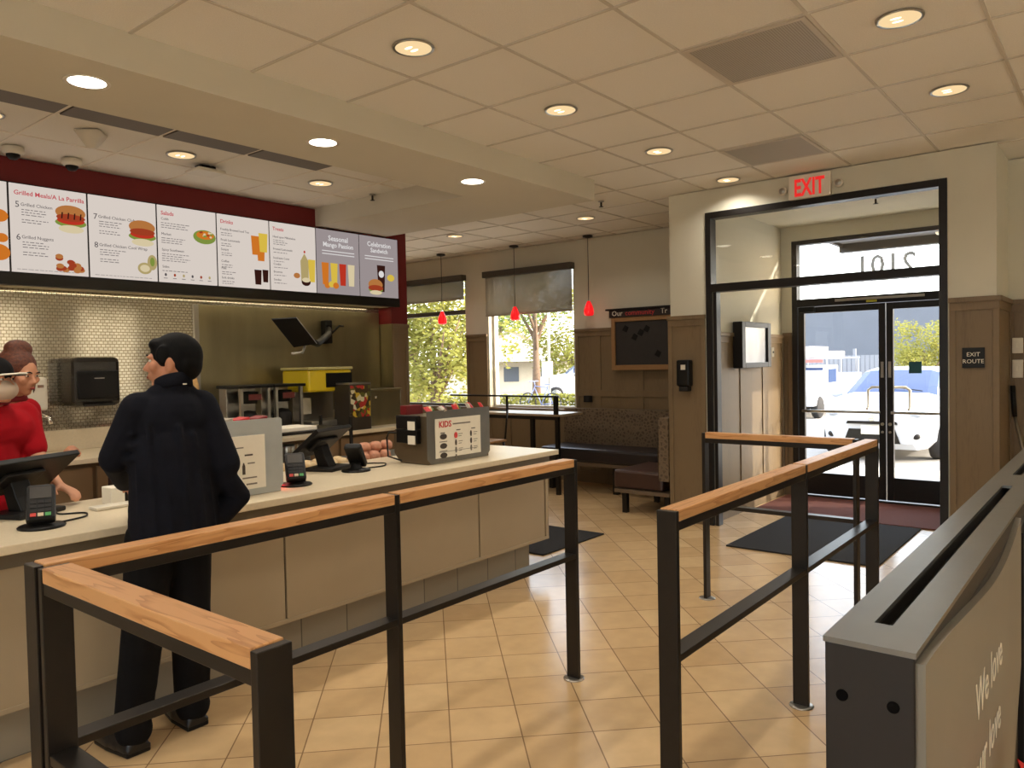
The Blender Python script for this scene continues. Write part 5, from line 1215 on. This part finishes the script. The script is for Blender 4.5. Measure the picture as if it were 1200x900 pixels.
def interp(tab, x):
    for (a, b), (c, d) in zip(tab[:-1], tab[1:]):
        if x <= c: return b+(d-b)*(x-a)/(c-a)
    return tab[-1][1]
def car(name, label, loc, rz, kind='hatch', s=1.):
    t = thing(name, label, 'car' if kind != 'truck' else 'truck', loc, rz)
    if kind == 'hatch':
        L = 4.5; top = [(0, .66), (.12, .78), (.5, .92), (1.05, 1.02), (1.2, 1.06), (2.0, 1.42), (2.5, 1.49), (3.1, 1.46), (3.9, 1.22), (4.3, 1.05), (4.5, .8)]
        hw = [(0, .60), (.12, .74), (.4, .84), (.9, .875), (3.8, .875), (4.3, .80), (4.5, .66)]; gl = (1.2, 2.05, 3.2, 4.2); belt = .98
    else:
        L = 4.8; top = [(0, .85), (.1, 1.0), (.5, 1.08), (1.2, 1.15), (1.3, 1.18), (1.9, 1.65), (2.4, 1.74), (4.3, 1.70), (4.7, 1.2), (4.8, .95)]
        hw = [(0, .72), (.12, .84), (.4, .91), (4.5, .92), (4.8, .82)]; gl = (1.3, 1.95, 4.3, 4.72); belt = 1.12
    xs = sorted(set([0, .06, .12, .25, .4, .6, .8, 1.05, gl[0], gl[0]+.3, gl[1], 2.3, 2.7, 3.1, gl[2], 3.6, gl[3], L-.15, L]))
    xs = [x for x in xs if x <= L]
    body = MB(); glz = MB(); rings = []
    for x in xs:
        zt = interp(top, x); w = interp(hw, x); zl = .20 if .1 < x < L-.1 else .30
        bz = min(belt, zt-.05); rw = w*.70 if zt > belt+.1 else w*.86
        rw = w*(.86-.16*min(1, max(0, (zt-belt)/.4)))
        half = [(0, zl), (w*.85, zl), (w*.98, zl+.12), (w, (zl+bz)/2), (w*.97, bz-.04), (w*.93, bz), (rw, max(bz+.01, zt-.05)), (rw*.8, zt-.012), (0, zt)]
        rings.append([(x, -y, z_) for y, z_ in half]+[(x, y, z_) for y, z_ in reversed(half[1:-1])])
    n = len(rings[0])
    for i in range(len(xs)-1):
        x0, x1 = xs[i], xs[i+1]
        for k in range(n):
            k2 = (k+1) % n; q = [rings[i][k], rings[i][k2], rings[i+1][k2], rings[i+1][k]]
            kk = min(k, n-1-k)
            isg = (gl[0]-.01 <= x0 and x1 <= gl[1]+.01 and kk in (6, 7)) or (gl[0]+.25 <= x0 and x1 <= gl[2]+.4 and kk == 5) or (gl[2]-.01 <= x0 and x1 <= gl[3]+.01 and kk in (7,))
            (glz if isg else body).add(q, [(0, 1, 2, 3)], not isg)
    body.add(rings[0], [tuple(range(n))], False); body.add(rings[-1], [tuple(reversed(range(n)))], False)
    bd = obj('body', body, WPAINT, t, local=True); obj('windows', glz, CARGL, t, local=True)
    w0 = interp(hw, .12)
    gx_ = -.015
    m = MB(); m.prism([(-.42, .30), (.42, .30), (.34, .52), (-.34, .52)], (.03, 0, 0), (0, -1, 0), (0, 0, 1), .06); obj('lower_grille', m, BLACKP, t, local=True)
    m = MB(); m.prism([(-.38, .60), (.38, .60), (.36, .645), (-.36, .645)], (.03, 0, 0), (0, -1, 0), (0, 0, 1), .06); obj('upper_grille', m, BLACKP, t, local=True)
    m = MB(); m.lathe([(.035, 0), (.055, .0), (.055, .012), (.035, .012)], (-.03, 0, .70), 18, 'X'); m.ell((-.03, 0, .70), (.008, .04, .018)); obj('emblem', m, CHROME, t, local=True)
    obj('number_plate', bx(((-.045, -.15, .44), (-.03, .15, .58))), PAPER, t, local=True)
    for sy in (-1, 1):
        m = MB(); m.ell((.17, sy*(w0-.10), .78), (.16, .13, .06), 14, 8); obj('headlight', m, mat('headlight_lens', srgb(190, 200, 215), .1), t, local=True)
        m = MB(); m.ell((.06, sy*(w0-.12), .42), (.05, .07, .05), 12, 8); obj('fog_lamp', m, DGREYP, t, local=True)
        m = MB(); m.ell((gl[0]+.35, sy*.98, belt+.03), (.06, .11, .07), 12, 8); m.cap((gl[0]+.38, sy*.84, belt), .02, (gl[0]+.37, sy*.95, belt+.01), .02); obj('wing_mirror', m, WPAINT, t, local=True)
        for x in (.85, L-.85):
            m = MB(); m.lathe([(.0, -.1), (.29, -.1), (.32, -.07), (.32, .07), (.29, .1), (0, .1)], (x, sy*(.80 if kind == 'hatch' else .84), .32), 24, 'Y'); wl = obj('wheel', m, TYRE, t, local=True)
            m = MB(); m.lathe([(0, 0), (.19, 0), (.2, sy*.01)], (x, sy*(.905 if kind == 'hatch' else .945), .32), 18, 'Y'); obj('hub_cap', m, STEEL, wl, local=True)
    m = MB(); m.tube([(gl[0]+.02, -.5, interp(top, gl[0])+.02), (gl[0]+.12, 0, interp(top, gl[0]+.12)+.03)], .008, 6); obj('wiper', m, BLACKP, t, local=True)
    return t
car('parked_car', 'white hatchback parked facing the glass doors', (13.1, 3.2, -.2), 0, 'hatch')
car('parked_suv', 'white sport utility vehicle parked across the street beyond the right window', (26.3, 19.9, -.2), math.radians(-51), 'suv')
# utility truck
t = thing('utility_truck', 'white utility truck with a loaded ladder rack behind the hatchback', 'truck', (21.0, 7.3, -.2), 0)
truck = t
m = MB(); m.prism([(0, .45), (0, 1.0), (.1, 1.12), (1.1, 1.22), (1.7, 1.85), (3.0, 1.9), (3.0, .45)], (0, .95, 0), (1, 0, 0), (0, 0, 1), 1.9); obj('cab', m, WPAINT, t, local=True, bevel=.05)
m = MB(); m.prism([(1.18, 1.26), (1.68, 1.80), (1.70, 1.80), (1.2, 1.24)], (-.03, .8, 0), (1, 0, 0), (0, 0, 1), 1.6); m.box((1.75, -.965, 1.25), (2.7, -.95, 1.75)); obj('cab_windows', m, CARGL, t, local=True)
obj('service_body', bx(((3.05, -1.05, .55), (5.9, 1.05, 1.55))), WPAINT, t, local=True, bevel=.03)
for y in (-1., 0, 1.): m = MB(); m.tube([(1.2, y, 2.15), (5.8, y, 2.15)], .03); obj('rack_rail', m, WPAINT, t, local=True)
for x in (1.4, 3.2, 5.6): m = MB(); m.tube([(x, -1., 1.5), (x, -1., 2.15), (x, 1., 2.15), (x, 1., 1.5)], .03); obj('rack_post', m, WPAINT, t, local=True)
obj('rack_load', bx(((1.3, -.7, 2.18), (4.8, .6, 2.42)), ((1.6, -.3, 2.42), (4.0, .5, 2.6))), mat('pale_load', srgb(222, 216, 208), .7), t, local=True, bevel=.03)
obj('rack_load', bx(((1.25, -.9, 2.0), (1.3, .9, 2.1))), mat('red_marker', srgb(200, 110, 100), .6), t, local=True)
for x in (.75, 4.9):
    for sy in (-1, 1): m = MB(); m.lathe([(.0, -.13), (.36, -.13), (.4, -.09), (.4, .09), (.36, .13), (0, .13)], (x, sy*.86, .4), 24, 'Y'); obj('wheel', m, TYRE, t, local=True)
truck.scale = (.76, .76, .76)
# buildings and fence beyond the parking lot
t = thing('storage_building', 'long blue grey flat roofed building beyond the parking lot', 'building', (36, 10, 0))
obj('wall', bx(((34, -6, -.2), (44, 16, 3.7))), BLUEW, t); obj('roof_edge', bx(((33.9, -6.1, 3.7), (44.1, 16.1, 3.85))), mat('roof_edge', srgb(120, 126, 134), .8), t)
t = thing('slat_fence', 'pale slatted fence in front of the blue grey building', 'fence', (30, 8, 0))
m = MB()
for k in range(100):
    y = -4+k*.16
    m.box((30.5, y, -.2), (30.53, y+.13, 1.5))
obj('slats', m, FENCE, t)
for k in range(6): obj('post', bx(((30.54, -4+k*3, -.2), (30.64, -3.9+k*3, 1.75))), FENCE, t)
# neighbouring building to the south
# house
t = thing('gabled_house', 'low house with a pale gable seen through the right window', 'house', (36.0, 29.0, -.2), math.radians(39))
house = t
obj('walls', bx(((-4, -5, -.1), (4, 5, 2.3))), STUCCO, t, local=True)
m = MB(); m.prism([(-4.8, 0), (4.8, 0), (0, 2.4)], (-5.5, 0, 2.3), (0, 1, 0), (0, 0, 1), 11) ; m.v = [(x, y, z_) for x, y, z_ in m.v]; obj('roof', m, ROOFM, t, local=True)
m = MB(); m.prism([(-4.3, 0), (4.3, 0), (0, 2.1)], (-5.52, 0, 2.32), (0, 1, 0), (0, 0, 1), .05); obj('gable', m, mat('gable_white', srgb(238, 234, 224), .8), t, local=True)
for y in (-3, 0, 3): obj('window', bx(((-4.05, y-.6, .8), (-3.98, y+.6, 1.9))), mat('house_window', srgb(90, 96, 106), .2), t, local=True)
house.scale = (.7, .7, .75)
# trees
def tree(name, label, loc, th, ch, cr, n, lm, seed, cat='tree', trunk=True, lean=0., leaf=.16, group=None):
    rnd = random.Random(seed); t = thing(name, label, cat, loc, 0, group)
    if trunk:
        m = MB(); P = [(0, 0, -.1), (.05, .03, th*.5), (lean*.5, .0, th), (lean, .05, th+ch*.5)]
        m.tube(P, [.2*cr/2, .15*cr/2, .11*cr/2, .03], 10)
        for k in range(7):
            a = rnd.uniform(0, 2*PI); r = cr*rnd.uniform(.5, .8); z0 = th*rnd.uniform(.7, 1.1)
            m.tube([(lean*.5, 0, z0), (lean+r*.5*math.cos(a), r*.5*math.sin(a), z0+ch*.25), (lean+r*math.cos(a), r*math.sin(a), z0+ch*.45)], [.07*cr/2, .045*cr/2, .015], 7)
        obj('trunk', m, BARK, t, local=True)
    m = MB(); clumps = [(lean+cr*.75*rnd.uniform(-1, 1), cr*.75*rnd.uniform(-1, 1), th+ch*rnd.uniform(.08, .92), rnd.uniform(.3, .5)*cr) for _ in range(22)]
    for _ in range(n):
        cx_, cy_, cz_, r = rnd.choice(clumps)
        v = Vector((rnd.gauss(0, 1), rnd.gauss(0, 1), rnd.gauss(0, .8))); v = v.normalized()*r*rnd.uniform(.55, 1.)
        c = Vector((cx_, cy_, cz_))+v; a = Vector((rnd.gauss(0, 1), rnd.gauss(0, 1), rnd.gauss(0, .6))).normalized(); b = a.orthogonal().normalized(); s_ = leaf*rnd.uniform(.6, 1.2)
        m.add([c-a*s_*.6, c+b*s_*.35, c+a*s_*.6, c-b*s_*.35], [(0, 1, 2, 3)], False)
    obj('foliage', m, lm, t, local=True)
    return t
tree('street_tree', 'sunlit yellow green tree filling the left window', (13.6, 13.4, -.2), .9, 3.9, 1.9, 9500, LEAFY, 1, leaf=.125)
tree('street_tree', 'green tree standing right behind the yellow green one in the left window', (20.6, 21.3, -.2), 1.6, 5., 2.2, 4600, LEAF, 2, leaf=.14)
tree('street_tree', 'grey trunked tree in the middle of the right window view', (23.9, 18.0, -.2), 2.9, 4.0, 1.9, 2600, LEAF, 3, leaf=.14)
tree('street_tree', 'bright yellow green tree at the right side of the right window', (31, 20.9, -.2), 1.0, 4.4, 2.2, 4200, LEAFY, 4, leaf=.18)
tree('street_tree', 'tall tree with open crown above the house roof', (44, 36.8, -.2), 3.2, 6., 3.2, 3600, LEAF, 5, leaf=.24)
tree('lot_tree', 'yellow green tree above the white hatchback, seen through the right door leaf', (26.2, 4.85, -.2), .9, 1.75, 1.05, 6500, LEAFY, 6, leaf=.075)
tree('street_tree', 'low tree beyond the left edge of the left window', (15., 17.6, -.2), .8, 4.2, 1.9, 3600, LEAFY, 8, leaf=.14)
# hedge, utility pole
rnd = random.Random(3); m = MB()
for _ in range(4200):
    u = rnd.random(); c = Vector((24.5-u*5.1+rnd.uniform(-.3, .3), 14.2+u*6.4+rnd.uniform(-.3, .3), rnd.uniform(-.2, .32))); a = Vector((rnd.gauss(0, 1), rnd.gauss(0, 1), rnd.gauss(0, 1))).normalized(); b = a.orthogonal().normalized()
    m.add([c-a*.07, c+b*.045, c+a*.07, c-b*.045], [(0, 1, 2, 3)], False)
obj('low_hedge', m, LEAFY, label='low yellow green hedge along the street beyond the windows', cat='hedge', kind='stuff')
obj('street_curb', bx(((11.5, 11.2, -.2), (11.8, 40, -.08))), CONCRETE, label='pale curb running beside the lot beyond the windows', cat='curb', origin=(11.6, 11.2, 0))
t = thing('street_sign', 'thin street pole with a small white sign outside the right window', 'street sign', (21.6, 15.7, -.2))
m = MB(); m.cyl((21.6, 15.7, -.2), (21.6, 15.7, 4.5), .05, n=12); obj('pole', m, STEEL, t); obj('sign_plate', bx(((21.5, 15.5, .95), (21.53, 15.95, 1.5))), PAPER, t)
t = thing('bicycle', 'bicycle leaning on the rack outside the right window', 'bicycle', (20.1, 15.0, -.2))
for yy in (-.5, .5):
    m = MB(); P = [(20.1, 15.0+yy+.33*math.cos(a), .14+.33*math.sin(a)) for a in [2*PI*i/24 for i in range(25)]]; m.tube(P, .018, 6)
    for a in range(6): m.tube([(20.1, 15.0+yy, .14), (20.1, 15.0+yy+.32*math.cos(a*PI/3), .14+.32*math.sin(a*PI/3))], .004, 4)
    obj('wheel', m, TYRE, t)
m = MB()
for a, b in [((16, 11.5, .34), (16, 11.7, .85)), ((16, 11.7, .85), (16, 12.2, .9)), ((16, 12.2, .9), (16, 12.5, .34)), ((16, 12.2, .82), (16, 11.95, .3)), ((16, 11.95, .3), (16, 11.5, .34)), ((16, 11.95, .3), (16, 11.7, .85)), ((16, 12.2, .9), (16, 12.23, 1.05)), ((15.75, 12.25, 1.06), (16.25, 12.25, 1.06)), ((16, 11.7, .85), (16, 11.68, .95)), ((16, 11.58, .96), (16, 11.8, .96))]: m.tube([(a[0]+4.1, a[1]+3.0, a[2]-.2), (b[0]+4.1, b[1]+3.0, b[2]-.2)], .017, 6)
obj('bike_frame', m, mat('bike_paint', srgb(120, 130, 170), .3), t)

# =================================================================== SUN AND SKY
sd = Vector((-.53, 1, -.44)).normalized()
L = bpy.data.lights.new('sun', 'SUN'); L.energy = 5.; L.angle = math.radians(.6); L.color = (1, .94, .82)
o = bpy.data.objects.new('sun', L); C.objects.link(o); o.rotation_euler = sd.to_track_quat('-Z', 'Y').to_euler(); o.location = (10, -5, 12)
w = bpy.data.worlds.new('sky'); S.world = w; w.use_nodes = True; nt_ = w.node_tree
bg = nt_.nodes['Background']; sk = nt_.nodes.new('ShaderNodeTexSky'); sk.sky_type = 'NISHITA'; sk.sun_disc = False; sk.sun_elevation = math.radians(23); sk.sun_rotation = math.radians(160); sk.air_density = 1.2; sk.dust_density = 3.
mx = nt_.nodes.new('ShaderNodeMix'); mx.data_type = 'RGBA'; mx.inputs[0].default_value = .45; mx.inputs[7].default_value = (5.0, 5.15, 5.4, 1)
nt_.links.new(sk.outputs[0], mx.inputs[6]); nt_.links.new(mx.outputs[2], bg.inputs['Color']); bg.inputs['Strength'].default_value = 1.2
# daylight portals in the door and window openings; the last serves the added rear window
def portal(loc, rot, sx, sy):
    L = bpy.data.lights.new('portal', 'AREA'); L.shape = 'RECTANGLE'; L.size = sx; L.size_y = sy; L.cycles.is_portal = True
    o = bpy.data.objects.new('portal', L); C.objects.link(o); o.location = loc; o.rotation_euler = rot
portal((8.6, 1.9, 1.35), (0, PI/2, 0), 2.7, 1.9)
portal((8.2, 6.08, 1.8), (0, PI/2, 0), 1.85, 1.4)
portal((8.2, 7.97, 1.8), (0, PI/2, 0), 1.85, 1.55)
portal((-4.3, .4, 1.75), (0, -PI/2, 0), 1.9, 4.4)
